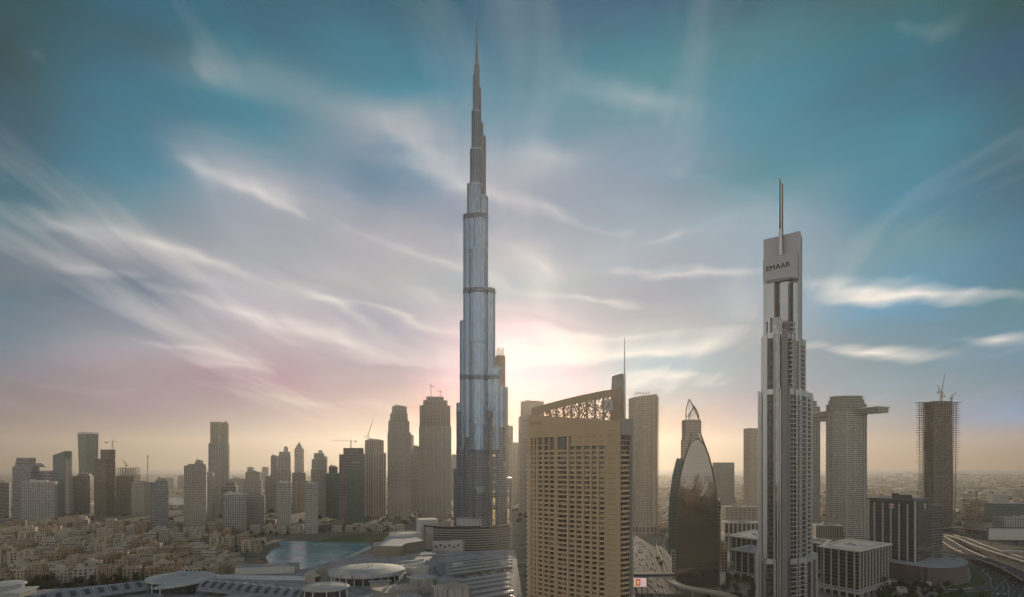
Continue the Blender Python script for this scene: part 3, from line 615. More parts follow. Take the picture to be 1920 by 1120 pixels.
burj = thing('skyscraper', 'extremely tall stepped skyscraper tapering to a needle spire behind the lake', 'skyscraper', (X(900, BD), BD, 0))
def tubes(x0, x1, y, off):
    D = BD + off; return (X((x0+x1)/2, D) - burj.location.x, D - BD, S((x1-x0)/2, D), Z(y, D))
M['mech_grey'] = plain('grey_drum_cladding', (.40,.40,.39), .7)
M['tiercap'] = plain('brushed_fin_metal', (.26,.30,.35), .38, .85, .1)
TUB = [(889.5,898.5,120,0),(887,899,142,3),(890,902,166,5),(884.4,902,210,2),(888,906,232,6),(891,911,258,10),(881.5,904,282,4),(876,905,348,4),(890,915,371,8),
       (869,897,407,8),(884,915,405,0),(880,913.5,470,-10),(900,928.5,545,14),(862.5,890,604,16),(883,912,643,-20),(908,940,690,20),(915,949,727,26),(856,882,757,24),
       (885,911,795,-29),(850.5,874,880,32),(930,959,896,36),(889,908,914,-36)]
tb = [tubes(*t) for t in TUB]
for ti, (cx, cy, rr, zt) in enumerate(tb):
    zs = min(Z((846, 800, 770, 846, 820)[ti % 5], BD), zt - 8)
    b = MB(); b.prism(circle(cx, cy, rr, 26), zs, zt, 0, 1, smooth=False); b.prism(circle(cx, cy, rr, 26), 0, zs, 2, 1, top=False)
    b.prism(circle(cx, cy, rr + .35, 26), zt - 2.5, zt + .8, 1)
    for k in range(13):
        t = 2 * math.pi * (k + .5) / 13
        b.box(cx + (rr + .15) * math.cos(t), cy + (rr + .15) * math.sin(t), 0, .55, .55, zt - 1, t, 1)
    b.build('tier', [FA['shaded_spire'] if ti < 7 else FA['spire'], M['tiercap'], FA['spirelow']], burj)
for y0, y1 in ((404, 413), (542, 552), (704, 713), (843, 851)):
    b = MB()
    for (cx, cy, rr, zt) in tb:
        z0, z1 = Z(y1, BD + cy), Z(y0, BD + cy)
        if zt >= z1 - 3:
            for q in range(4): b.prism(circle(cx, cy, rr + .7, 26), z0 + (z1-z0)*q/4, z0 + (z1-z0)*(q+.72)/4, 0, bottom=True)
    b.build('plant_floor_band', M['bandgrey'], burj)
b = MB(); sx = X(893.8, BD) - burj.location.x
b.lathe(sx, 0, [(S(4.0, BD), Z(142, BD)), (S(3.4, BD), Z(122, BD)), (S(2.6, BD), Z(118, BD)), (S(2.0, BD), Z(92, BD)), (S(1.5, BD), Z(84, BD)), (S(.75, BD), Z(60, BD)), (S(.35, BD), Z(38, BD)), (0, Z(37, BD))], 12)
b.build('spire', plain('spire_steel', (.12,.13,.14), .5, .6, .1), burj)
b = MB()
for (cx, cy, rr, zt) in tb[9:]:
    for k in range(3):
        a = random.uniform(0, 6.28); b.tube((cx + rr*.8*math.cos(a), cy + rr*.8*math.sin(a), zt), (cx + rr*.8*math.cos(a), cy + rr*.8*math.sin(a), zt + 5), .35, None, 4)
b.build('roof_rails', M['steel'], burj)
b = MB(); b.prism(circle(X(883, 1000) - burj.location.x, -28, 23, 40), 41, Z(973, 985), 0, smooth=True); b.build('entrance_drum', M['mech_grey'], burj)

# curved slatted podium round its foot
r = thing('podium_building', 'curved low building of stacked horizontal slats at the foot of the tall spire skyscraper', 'building', (X(876, 1030), 1035, 0))
core = MB(); ell = lambda g_: circle(0, 0, 74 + g_, 56, 62 + g_)
core.prism(ell(-3), 0, 40, 0); core.build('glass_core', M['glassd'], r)
b = MB()
for k in range(11): b.prism(ell(-.8 if k < 10 else -4), 2 + 3.6 * k, 3.5 + 3.6 * k, 0, bottom=True)
b.build('slats', M['concrete'], r)
b = MB()
for k in range(40):
    t = math.pi + math.pi * (k + .5) / 40; b.box(71 * math.cos(t), 59 * math.sin(t), 40.2, .5, 5, 1.2, t + math.pi / 2)
b.build('roof_louvres', M['pale'], r)
b = MB(); b.box(-50, -32, 3, 24, 20, 34.5); b.build('side_pavilion', M['concrete'], r)
b = MB(); b.box(-66, 8, 2, 30, 30, 45, R(20)); b.build('rear_hall', M['pale'], r)
cx, cy = X(840, 890), 900
r = thing('plant_building', 'plain pale service building with small windows in front of the slatted podium', 'building', (cx, cy, 0), R(-4))
b = MB(); b.box(0, 0, 0, 42, 20, 27.0); b.box(12, -1, 27, 14, 12, 2); b.build('wall', M['pale'], r)
for k in range(6):
    w_ = MB(); w_.box(-16 + k * 6.2, -10.02, 21.5 if k % 2 else 19.5, 3, .3, 2.6); w_.build('window', M['glassd'], r)
def lettering(text, size, mt, parent, loc, rot, name='lettering', depth=.25, spacing=1.05):
    cu = bpy.data.curves.new(name, 'FONT'); cu.body = text; cu.size = size; cu.extrude = depth; cu.space_character = spacing
    cu.align_x = 'CENTER'; cu.align_y = 'CENTER'; cu.materials.append(mt)
    tmp = bpy.data.objects.new('tmp', cu); C.objects.link(tmp)
    me = bpy.data.meshes.new_from_object(tmp.evaluated_get(bpy.context.evaluated_depsgraph_get()))
    bpy.data.objects.remove(tmp)
    if not me.materials: me.materials.append(mt)
    o = bpy.data.objects.new(name, me); C.objects.link(o); o.parent = parent; o.location = loc; o.rotation_euler = rot
    return o
def many_parts(name, makers, mats, parent, limit=100):
    """the first hundred as objects of their own, the rest as one mesh"""
    rest = MB()
    for i, mk in enumerate(makers):
        if i < limit:
            b = MB(); mk(b); b.build(name, mats, parent)
        else: mk(rest)
    if len(makers) > limit: tag(rest.build(name, mats, parent), kind='stuff')

# ------------------------------------------------------------------ the golden hotel slab with the lattice crown
M['gold'] = plain('tan_stone_cladding', (.50,.365,.22), .75, var=.10, scale=.15)
M['goldlight'] = plain('tan_balcony_render', (.60,.455,.29), .75, var=.08)
M['lattice'] = plain('bronze_lattice', (.38,.29,.18), .65, .0)
def winmat():
    m, t, p = new_mat('hotel_window_glass'); oi = t.n('ShaderNodeObjectInfo'); ge = t.n('ShaderNodeNewGeometry')
    wn = t.n('ShaderNodeTexWhiteNoise'); t.L.new(t.vm('SNAP', ge.outputs['Position'], (4.0, 4.0, 3.9)).outputs[0], wn.inputs[0])
    cr = t.n('ShaderNodeValToRGB'); cr.color_ramp.interpolation = 'CONSTANT'; t.L.new(wn.outputs['Value'], cr.inputs[0])
    e = cr.color_ramp.elements; e[0].color = (.012,.012,.013,1); e[1].position = .42; e[1].color = (.05,.042,.035,1)
    q_ = e.new(.66); q_.color = (.13,.10,.07,1); q_ = e.new(.88); q_.color = (.34,.27,.18,1)
    t.L.new(cr.outputs[0], p.inputs['Base Color'])
    p.inputs['Roughness'].default_value = .12; p.inputs['Specular IOR Level'].default_value = .8
    return m
M['hotelglass'] = winmat()
HL, HR = Vector((13.8, 553.0)), Vector((83.5, 490.0))
hch = (HR - HL); hlen = hch.length; hd = hch / hlen; hn = Vector((hd.y, -hd.x)); hn = hn if hn.y < 0 else -hn
BULGE = 5.0
def HP(t, off=0.0):
    p = HL + hch * t + hn * (BULGE * 4 * t * (1 - t))
    tg = (hch + hn * BULGE * 4 * (1 - 2 * t)).normalized(); nn = Vector((tg.y, -tg.x)); nn = nn if nn.dot(hn) > 0 else -nn
    return p + nn * off, tg, nn
def HT(px):
    a, b = 0.0, 1.0
    for _ in range(40):
        m_ = (a + b) / 2
        if PX(*HP(m_)[0]) < px: a = m_
        else: b = m_
    return (a + b) / 2
hotel = thing('hotel_tower', 'golden tan hotel slab with rows of small windows, a pierced bronze crown and a spire', 'hotel', (0, 0, 0))
NS = 24
FH = 3.95; NF = 37
ZT = NF * FH                                    # 146: top of the regular floors
front = [tuple(HP(i / NS)[0]) for i in range(NS + 1)]
bk = [(p[0] + 13 * -hn.x, p[1] + 13 * -hn.y) for p in front]
hx, hy = (HL + HR) / 2
hotel.location = (hx, hy, 0)
loc = lambda P: [(p[0] - hx, p[1] - hy) for p in P]
# recessed glass plane behind piers and spandrels
b = MB(); rec = [tuple(HP(i / NS, -1.1)[0]) for i in range(NS + 1)]
b.prism(loc(rec), 0, ZT + 14, 0, closed=False, top=False); b.prism(loc([rec[-1], bk[-1], bk[0], rec[0]]), 0, ZT + 14, 0, closed=False, top=False)
b.build('inner_wall', M['gold'], hotel)
cols_px = [(996.5,1000),(1003,1006.5),(1010,1017.5),(1020.5,1029),(1031,1039.5),(1046,1063),(1068,1077.5),(1081.5,1091),(1096,1106),(1110.5,1119),(1124,1133.5)]
tcol = [(HT(a), HT(c)) for a, c in cols_px]
tb0 = HT(1136.5)
# piers between the window columns
edges = [0.0] + [x for c in tcol for x in c] + [tb0]
for k in range(0, len(edges) - 1, 2):
    a, c = edges[k], edges[k+1]
    b = MB(); q0, q1, q2 = HP(a, .5)[0], HP((a+c)/2, .5)[0], HP(c, .5)[0]; i0, i1, i2 = HP(a, -1.1)[0], HP((a+c)/2, -1.1)[0], HP(c, -1.1)[0]
    top = ZT + (12 if k < 14 else 4)
    b.prism(loc([tuple(q0), tuple(q1), tuple(q2), tuple(i2), tuple(i1), tuple(i0)][::1]) if True else 0, 0, top, 0)
    mid = (a + c) / 2; p, tg, nn = HP(mid, .75); w = (HP(c)[0] - HP(a)[0]).length
    b.box(p.x - hx, p.y - hy, 0, min(1.0, w * .4), .8, top - .5, math.atan2(tg.y, tg.x), 1)
    b.build('pier', [M['gold'], M['goldlight']], hotel)
# windows and spandrels
wm = []
for fl in range(NF - 1, -1, -1):
    z0 = fl * FH
    for ci, (a, c) in enumerate(tcol):
        if ci == 5 and fl > 13: continue
        halves = [(a, a + (c-a)*.44), (a + (c-a)*.56, c)] if ci == 5 else [(a, c)]
        for (u, v) in halves:
            def mk(b, u=u, v=v, z0=z0):
                p0, p1 = HP(u, -.85)[0], HP(v, -.85)[0]; p0 = p0 + (p1-p0)*.08; p1 = p1 - (p1-p0)*.08
                tg = (p1 - p0).normalized(); nn = HP(u)[2]
                b.face([(p0.x-hx, p0.y-hy, z0+1.35), (p1.x-hx, p1.y-hy, z0+1.35), (p1.x-hx, p1.y-hy, z0+3.5), (p0.x-hx, p0.y-hy, z0+3.5)], None, 0)
                for f in (0, .36, .66, 1):
                    q = p0 + (p1-p0)*f + nn*.06; b.box(q.x-hx, q.y-hy, z0+1.35, .16, .16, 2.15, math.atan2(tg.y, tg.x), 1)
            wm.append(mk)
many_parts('window', wm, [M['hotelglass'], M['lattice']], hotel)
sp = MB()
for fl in range(NF + 1):
    z0 = fl * FH
    for ci, (a, c) in enumerate(tcol):
        n = 4 if ci == 5 else 1
        for q in range(n):
            u, v = a + (c-a)*q/n, a + (c-a)*(q+1)/n
            off = (1.3 * (1 - abs((q + .5) / n * 2 - 1) ** 2) + .1) if (ci == 5 and fl > 13) else .05
            P0, P1 = HP(u, off)[0], HP(v, off)[0]; I0, I1 = HP(u, -1.05)[0], HP(v, -1.05)[0]
            sp.prism(loc([tuple(I0), tuple(P0), tuple(P1), tuple(I1)]), z0 - .35, z0 + 1.15, 0, bottom=True)
sp.build('spandrels', M['goldlight'], hotel)
wide = []
for fl in range(NF - 1, 13, -1):
    def mk(b, z0=fl * FH):
        a, c = tcol[5]
        for (u, v) in ((a + (c-a)*.05, a + (c-a)*.47), (a + (c-a)*.55, a + (c-a)*.97)):
            p0, p1 = HP(u, -.8)[0], HP(v, -.8)[0]
            b.face([(p0.x-hx, p0.y-hy, z0+1.1), (p1.x-hx, p1.y-hy, z0+1.1), (p1.x-hx, p1.y-hy, z0+3.5), (p0.x-hx, p0.y-hy, z0+3.5)], None, 0)
    wide.append(mk)
many_parts('bay_window', wide, [M['hotelglass']], hotel)
# tall glazed storey under the parapet
b = MB()
for ci, (a, c) in enumerate(tcol):
    zt_ = ZT + (12.5 if ci < 7 else 4.0)
    p0, p1 = HP(a, -.8)[0], HP(c, -.8)[0]
    b.face([(p0.x-hx, p0.y-hy, ZT+1.2), (p1.x-hx, p1.y-hy, ZT+1.2), (p1.x-hx, p1.y-hy, zt_), (p0.x-hx, p0.y-hy, zt_)])
b.build('tall_glazing', M['glassd'] if False else facade('tall_hotel_glazing', (.20,.17,.12), (.10,.11,.11), 3, 30, .9, .98, var=.3, curtains=.1), hotel)
# blank stone end with punched holes, parapet
b = MB()
seg = [tb0 + (1 - tb0) * i / 4 for i in range(5)]
P = [tuple(HP(t, .55)[0]) for t in seg] + [tuple(HP(t, -1.1)[0]) for t in reversed(seg)]
b.prism(loc(P), 0, ZT + 4.0, 0)
tm = HT(1071); segs = [0, .12, .25, .37, tm]; zpar = lambda t: 178.6 + (168.5 - 178.6) * t
P = [tuple(HP(t, .7)[0]) for t in segs] + [tuple(HP(t, -1.1)[0]) for t in reversed(segs)]
b.prism(loc(P), ZT + 12.5, 0, 0, bottom=True, ztop=[zpar(t) for t in segs] + [zpar(t) for t in reversed(segs)])
segs = [tm, .72, .85, .93, 1.0]
P = [tuple(HP(t, .7)[0]) for t in segs] + [tuple(HP(t, -1.1)[0]) for t in reversed(segs)]
b.prism(loc(P), ZT + 4.02, 0, 0, bottom=True, ztop=[zpar(t) for t in segs] + [zpar(t) for t in reversed(segs)])
b.build('stone_wall', M['gold'], hotel)
b = MB()
def ledge(t0, t1, z, d=1.6, h=.7):
    s_ = [t0 + (t1-t0)*i/6 for i in range(7)]; P = [tuple(HP(t, d)[0]) for t in s_] + [tuple(HP(t, .2)[0]) for t in reversed(s_)]
    b.prism(loc(P), z, z + h, 0, bottom=True)
ledge(-.02, tm + .015, ZT + 12); ledge(HT(1070), HT(1139), ZT + 4.2); ledge(0, HT(1030), ZT + 5)
b.build('ledges', M['goldlight'], hotel)
b = MB()
for fl in range(NF):
    for px in (1142, 1147, 1152.3):
        p, tg, nn = HP(HT(px), .56); b.box(p.x-hx, p.y-hy, fl*FH + 1.6, .55, .25, .6, math.atan2(tg.y, tg.x))
for row in range(3):
    for px in (1085,1088.5,1098,1102,1105,1114,1117,1126,1130,1142,1147,1152.3):
        if row == 2 and px < 1140: continue
        p, tg, nn = HP(HT(px), .71); b.box(p.x-hx, p.y-hy, ZT + 7 + row*4, .55, .25, .6, math.atan2(tg.y, tg.x))
tag(b.build('punched_holes', M['black'], hotel), kind='stuff')
# right-hand end with stacked balconies, left-hand balconies
e0 = HP(1, .2)[0]; ed = -hn
b = MB(); q = [e0, e0 + ed*14, e0 + ed*14 - hd*6, e0 - hd*6]
b.prism(loc([tuple(v) for v in q]), 0, 168, 0); b.build('end_wall', facade('hotel_end_facade', (.36,.29,.19), (.05,.045,.04), 2.4, FH, .8, .7, curtains=.2), hotel)
mk_l = []
for fl in range(NF):
    def mk(b, z0=fl * FH):
        pts = [e0 + ed*1.2, e0 + ed*2 + hd*1.5, e0 + ed*6.5 + hd*2.3, e0 + ed*10.6 + hd*1.6, e0 + ed*11.2]
        b.prism(loc([tuple(v) for v in pts]), z0 - .3, z0 + 1.2, 0, bottom=True)
    mk_l.append(mk)
many_parts('end_balcony', list(reversed(mk_l)), [M['goldlight']], hotel)
b = MB(); c0 = e0 + ed*13 + hd*1.2; b.box(c0.x-hx, c0.y-hy, 0, 2.8, 2.4, 169, math.atan2(hd.y, hd.x)); c0 = e0 + ed*7 + hd*.2; b.box(c0.x-hx, c0.y-hy, ZT + 12, 4.5, 13, 12.6, math.atan2(hd.y, hd.x))
b.build('corner_column', plain('grey_hotel_metal', (.36,.34,.30), .6), hotel)
mk_l = []; l0 = HP(0, 0)[0]
for fl in range(NF):
    def mk(b, z0=fl * FH):
        c0 = l0 - hd*.9 + ed*2.0; b.box(c0.x-hx, c0.y-hy, z0 + .2, 1.9, 3.2, 1.5, math.atan2(hd.y, hd.x))
    mk_l.append(mk)
many_parts('edge_balcony', mk_l, [M['white']], hotel)
b = MB(); b.prism(loc(front + bk[::-1]), ZT + 13, ZT + 14); b.build('roof_deck', M['roofgrey'], hotel)
# pierced crown
A_, B_ = Vector((X(996, 566), 566.0)), Vector((X(1163, 505), 505.0)); cl_ = (B_ - A_).length; cd = (B_ - A_) / cl_; cn = Vector((cd.y, -cd.x)); cn = cn if cn.y < 0 else -cn
def CP(t): return A_ + (B_ - A_) * t + cn * (3.0 * 4 * t * (1 - t))
zlow = lambda t: 162.0; zhigh = lambda t: Z(766, 566) + (Z(728, 505) - Z(766, 566)) * (1 - (1 - t) ** 1.25)
b = MB(); n = 26
def strip(b, t0, t1, za0, zb0, za1, zb1, th=.9, m=0):
    p0, p1 = CP(t0), CP(t1); i0, i1 = p0 - cn*th, p1 - cn*th
    P = loc([tuple(p0), tuple(p1), tuple(i1), tuple(i0)]); zb_ = [za0, za1, za1, za0]; zt_ = [zb0, zb1, zb1, zb0]
    for k in range(4):
        j = (k + 1) % 4; b.face([(P[k][0],P[k][1],zb_[k]), (P[j][0],P[j][1],zb_[j]), (P[j][0],P[j][1],zt_[j]), (P[k][0],P[k][1],zt_[k])], None, m)
    b.face([(P[k][0],P[k][1],zt_[k]) for k in range(4)], None, m); b.face([(P[k][0],P[k][1],zb_[k]) for k in (3,2,1,0)], None, m)
for i in range(n):
    t0, t1 = i/n, (i+1)/n; band = 5.5 + 1.0 * (1 - t0)
    strip(b, t0, t1, zhigh(t0) - band, zhigh(t0), zhigh(t1) - band, zhigh(t1))
    if t1 < .15: strip(b, t0, t1, zlow(t0), zhigh(t0) - band, zlow(t1), zhigh(t1) - band)
for t in [.15 + .085*i for i in range(10)] + [.985]: strip(b, t, t + .012, zlow(t), zhigh(t) - 5, zlow(t), zhigh(t) - 5, 1.4)
b.build('crown_frame', M['lattice'], hotel)
b = MB(); rnd = random.Random(5); cw = 1.0
nt = int(cl_ * .84 / cw)
for i in range(nt):
    t0 = .15 + .84 * i / nt; t1 = t0 + .84 / nt; z = 166.0
    while z < zhigh(t0) - 6.0:
        h = rnd.choice((.6, .9, 1.3))
        if rnd.random() < (.58 + .22 * t0): strip(b, t0, t0 + (t1-t0) * rnd.choice((.5, 1, 1)), z, z + h, z, z + h, .35)
        z += h
b.build('pierced_screen', M['lattice'], hotel)
rb = MB(); pts = [CP(0) - cn*14, CP(1) - cn*14]
c0 = CP(.5) - cn*9; rb.box(c0.x-hx, c0.y-hy, ZT + 14, cl_*.5, 5, 8, math.atan2(cd.y, cd.x)); rb.build('roof_plant', M['lattice'], hotel)
pl = MB(); p = CP(.895) + cn*.6; pl.box(p.x-hx, p.y-hy, Z(770, 510), 8.2, .5, 8.2, math.atan2(cd.y, cd.x)); plate = pl.build('sign_plate', M['stone'], hotel)
gl = MB(); g0 = p + cn*.35 - Vector((hx, hy)); zc = Z(761, 510)
for s_ in (-1, 1):
    e_ = g0 + cd * (1.3 * s_); gl.bar((e_.x, e_.y, zc - 2.2), (g0.x + cd.x*.1*s_, g0.y + cd.y*.1*s_, zc + 2.4), .36)
gl.build('sign_mark', M['black'], plate)
fin = MB(); f0, f1 = Vector((X(1142, 530), 530.0)), Vector((X(1167, 525), 525.0))
P = loc([tuple(f0), tuple(f1), tuple(f1 + Vector((1.5, 4))), tuple(f0 + Vector((1.5, 4)))]); zf = [Z(706, 530), Z(700, 525), Z(700, 525), Z(706, 530)]
P2 = loc([tuple(f0 + (f1-f0)*.22), tuple(f1), tuple(f1 + Vector((1.5, 4))), tuple(f0 + (f1-f0)*.22 + Vector((1.5, 4)))])
for k in range(4):
    j = (k+1) % 4; fin.face([(P[k][0],P[k][1],165), (P[j][0],P[j][1],165), (P2[j][0],P2[j][1],zf[j]), (P2[k][0],P2[k][1],zf[k])])
fin.face([(P2[k][0],P2[k][1],zf[k]) for k in range(4)]); fin.build('crown_fin', M['concrete'], hotel)
sp_ = MB(); s0 = Vector((X(1171, 520), 520.0)) - Vector((hx, hy)); sp_.tube((s0.x, s0.y, 160), (s0.x, s0.y, Z(702, 520)), 1.1, .9, 10); sp_.tube((s0.x, s0.y, Z(702, 520)), (s0.x, s0.y, Z(634, 520)), .65, .25, 8)
sp_.build('spire', M['steel'], hotel)
t = HT(1003); p, tg, nn = HP(t + .02, .72)
lettering('EMAAR', 4.6, M['lattice'], hotel, (p.x - hx, p.y - hy, 170.6), (R(90), 0, math.atan2(tg.y, tg.x)), 'sign_lettering')

# ------------------------------------------------------------------ silver tower with twin masts
M['silver'] = plain('silver_cladding', (.50,.505,.505), .34, .5, .08, .1); M['silverd'] = plain('grey_cladding', (.20,.205,.205), .5, .2, .1, .1)
FA['bay'] = facade('curved_bay_glass', (.14,.14,.13), (.22,.225,.21), 2.6, 3.7, .95, .95, var=.2, rough=.06, curtains=.0, tilt=.02, gmetal=.8)
FA['emdark'] = facade('recess_glazing', (.10,.095,.085), (.02,.018,.016), 2.2, 3.7, .8, .72, curtains=.15)
ED = 520.0
em = thing('residential_tower', 'stepped silver tower with two thin masts and dark lettering high on its front', 'tower', (X(1476, ED), ED + 14, 0))
el_ = lambda px, D: (X(px, D) - em.location.x, D - em.location.y)
def tierplan(l, lc, bl_, br, rc, r_):   # a plan: left back, left front chamfer, bay, bay end, corner, right back
    return [el_(l, 540), el_(lc, 522), el_(bl_, 513), el_(br, 507), el_(rc, 520), el_(r_, 545), el_(r_ - 20, 566), el_(l + 8, 566)]
tiers = [(1418, 1436, 1437, 1475, 1512, 1533, 1046, 0), (1422, 1437, 1439, 1475, 1502, 1523, 735, 1), (1428, 1436, 1440, 1470, 1492, 1510, 632, 2)]
for (l, lc, b0, b1, rc, r_, yt, k) in tiers:
    b = MB(); P = tierplan(l, lc, b0, b1, rc, r_)
    b.prism(P, 0, Z(yt, 524), 0, 1); b.prism(grow(P, .3), Z(yt, 524) - 3.5, Z(yt, 524) + .8, 1, bottom=True); b.build('tower_tier', [FA['emdark'], M['silver']], em)
    # vertical fins
    zt = Z(yt, 524)
    b = MB()
    def fin_(px, D, w, d_, ex=0.0, m=0): q = el_(px, D); b.box(q[0], q[1], 0, w, d_, zt + ex, R(-32), m)
    fin_(l + 1.2, 536, 1.6, 2.2, 2); fin_(l + 5, 530, 1.1, 2, 1); fin_(lc - 3.5, 523, 1.6, 2.4, 2.5); fin_(lc + .8, 518.5, 2.2, 2.8, 1)
    fin_(b1 + 1.5, 506.5, 4.2, 2.5, 3, 1); fin_(rc - 1, 519, 1.8, 2.4, 2); fin_((b1 + rc) / 2 + 6, 513.5, .9, 1.8, 1); fin_((rc + r_)/2, 531, 1.6, 2.2, 1.5); fin_(r_ - 1.5, 541, 1.8, 2.4, 1)
    b.build('vertical_fins', [M['silver'], M['silverd']], em)
    # glass bay
    b = MB(); cb_ = [el_(b0 + 1.0, 516), ]
    nb = 10; p0, p1 = Vector(el_(b0 + 8, 513.2)), Vector(el_(b1 - 3.0, 508)); ax_ = (p1 - p0); nv = Vector((ax_.y, -ax_.x)).normalized(); nv = nv if nv.y < 0 else -nv
    arc = [p0 + ax_*(q/nb) + nv*(4.0 * math.sin(math.pi*q/nb)) for q in range(nb + 1)]
    b.prism([tuple(v) for v in arc] + [tuple(p1 - nv*2), tuple(p0 - nv*2)], 0, zt - (11 if k == 0 else 1), 0, 1); b.build('glass_bay', [FA['bay'], M['silver']], em)
    b = MB()
    for f in (.0, .36, .70, 1.0):
        q = p0 + ax_*f + nv*(4.0*math.sin(math.pi*f) + .2); b.box(q.x, q.y, 0, 1.1 if f in (0, 1.0) else .6, .9, zt + 1.0, math.atan2(ax_.y, ax_.x))
    b.build('bay_mullions', M['silver'], em)
# crown walls of tier three bay
cyl = MB(); c0 = el_(1453, 517); cyl.prism(circle(c0[0], c0[1], S(12, 517), 24), Z(640, 517), Z(598, 517), 0, 1); cyl.build('upper_bay', [FA['bay'], M['silver']], em)
cyl = MB()
for px in (1442, 1464): q = el_(px, 514); cyl.box(q[0], q[1], Z(640, 517), 1.6, 1.6, Z(597, 517) - Z(640, 517), R(-32))
cyl.build('upper_bay_fins', M['silver'], em)
# balconies on the right-hand face
bal = []
def balc(l0, l1, z, out=1.6):
    def mk(b):
        a, c = Vector(l0), Vector(l1); d = (c - a).normalized(); nv = Vector((d.y, -d.x)); nv = nv if nv.y < 0 else -nv
        P = [a, a + nv*out, c + nv*out, c]; P = [tuple(v) for v in P]
        b.prism(P, z, z + .35, 0, bottom=True)
        P = [tuple(a + nv*(out-.12)), tuple(a + nv*out), tuple(c + nv*out), tuple(c + nv*(out-.12))]; b.prism(P, z + .35, z + 1.0, 1)
    return mk
FE = 3.72
ranges = [(0, Z(1050, 524), 1481, 507.5, 1511, 518.5), (Z(1046, 524), Z(735, 524) - 4, 1479.5, 507.3, 1494, 514), (Z(1046, 524), Z(735, 524) - 4, 1496, 515, 1507, 524), (Z(735, 524), Z(632, 524) - 2, 1477, 509.0, 1488, 515.5), (Z(632, 524), Z(600, 524), 1479, 511, 1488, 516.5)]
for (za, zb, pa, Da, pb, Db) in ranges:
    n = int((zb - za) / FE)
    for i in range(n): bal.append(balc(el_(pa, Da - .2), el_(pb, Db - .2), za + 1.0 + i * FE))
M['railglass'] = plain('smoked_rail_glass', (.10,.10,.095), .15, spec=.7); M['balslab'] = plain('balcony_slab_paint', (.66,.65,.62), .7, var=.06)
many_parts('balcony', list(reversed(bal)), [M['balslab'], M['railglass']], em)
sm = []
for (za, zb, pa, Da, pb, Db, pn) in [(Z(1046, 524), Z(735, 524) - 4, 1424.5, 536, 1430, 529, 0), (Z(735, 524), Z(640, 524), 1501, 524, 1508, 532, 0), (Z(1046, 524), Z(740, 524), 1511, 530, 1519, 540, 0)]:
    n = int((zb - za) / FE)
    for i in range(n): sm.append(balc(el_(pa, Da), el_(pb, Db), za + 1 + i*FE, 1.0))
b = MB()
for mk in sm: mk(b)
tag(b.build('side_balconies', [M['stone'], M['stone']], em), kind='stuff')
b = MB()     # dark recess wall on the right-hand face so the balconies have depth
# upper slabs
def slab(pa, Da, pb, Db, y0, ya, yb, th, m='silver', name='crown_slab'):
    a, c = Vector(el_(pa, Da)), Vector(el_(pb, Db)); d = (c - a).normalized(); nv = Vector((d.y, -d.x)); nv = nv if nv.y > 0 else -nv
    P = [tuple(a), tuple(c), tuple(c + nv*th), tuple(a + nv*th)]; b = MB()
    b.prism(P, Z(y0, Da), 0, 0, ztop=[Z(ya, Da), Z(yb, Db), Z(yb, Db), Z(ya, Da)], bottom=True); return b.build(name, M[m], em), a, c, d
M['silverb'] = plain('back_wall_cladding', (.42,.425,.43), .5, .2, .08, .1)
slab(1431.5, 541, 1498, 520, 740, 450, 433.5, 4, 'silverb')
slab(1499.5, 526, 1504, 531, 740, 441, 444, 6, 'silverd')
o, a, c, d = slab(1430.5, 535, 1491, 515.5, 533, 488, 473, 5, 'silverb', name='sign_slab')
slab(1431, 535, 1437, 533.2, 640, 530, 530, 5, name='crown_pier'); slab(1432.5, 533.5, 1451.5, 527, 605, 534, 530, 5, name='crown_panel'); slab(1462.5, 523.5, 1477.5, 518.5, 640, 531, 527, 5, name='crown_panel'); slab(1487.5, 517, 1491.5, 515.7, 640, 530, 530, 5, name='crown_pier')
slab(1437, 532.0, 1484, 516.8, 533, 526, 519, 1.2, 'silverd', 'shade_canopy')
slab(1451.5, 531, 1462.5, 527.5, 605, 531, 531, 1, 'glassd', 'tall_window'); slab(1477.5, 523, 1487.5, 519.8, 620, 531, 531, 1, 'glassd', 'tall_window')
slab(1451.5, 530.5, 1462.5, 527.0, 600, 571, 571, .4, 'mast', 'bronze_panel')  # bronze-coloured panel in the lower part of the tall window
ang = math.atan2(d.y, d.x); tpos = a + (c - a) * .475; nv = Vector((d.y, -d.x)); nv = nv if nv.y < 0 else -nv
lettering('EMAAR', 5.9, M['black'], em, (tpos.x + nv.x*.3, tpos.y + nv.y*.3, Z(500.5, 526)), (R(90), 0, ang), 'sign_lettering', spacing=1.1)
b = MB(); q = el_(1463.2, 526); b.tube((q[0], q[1], Z(480, 526)), (q[0], q[1], Z(430, 526)), 1.6, 1.3, 10)
b.build('mast_base', M['silver'], em)
for px, yt in ((1462.6, 336), (1467.0, 345)):
    b = MB(); q = el_(px, 527); b.tube((q[0], q[1], Z(470, 527)), (q[0], q[1], Z(yt + 4, 527)), .85, .55, 8); b.tube((q[0], q[1], Z(yt + 4, 527)), (q[0], q[1], Z(yt, 527)), .55, .55, 8); b.build('mast', M['mast'], em)

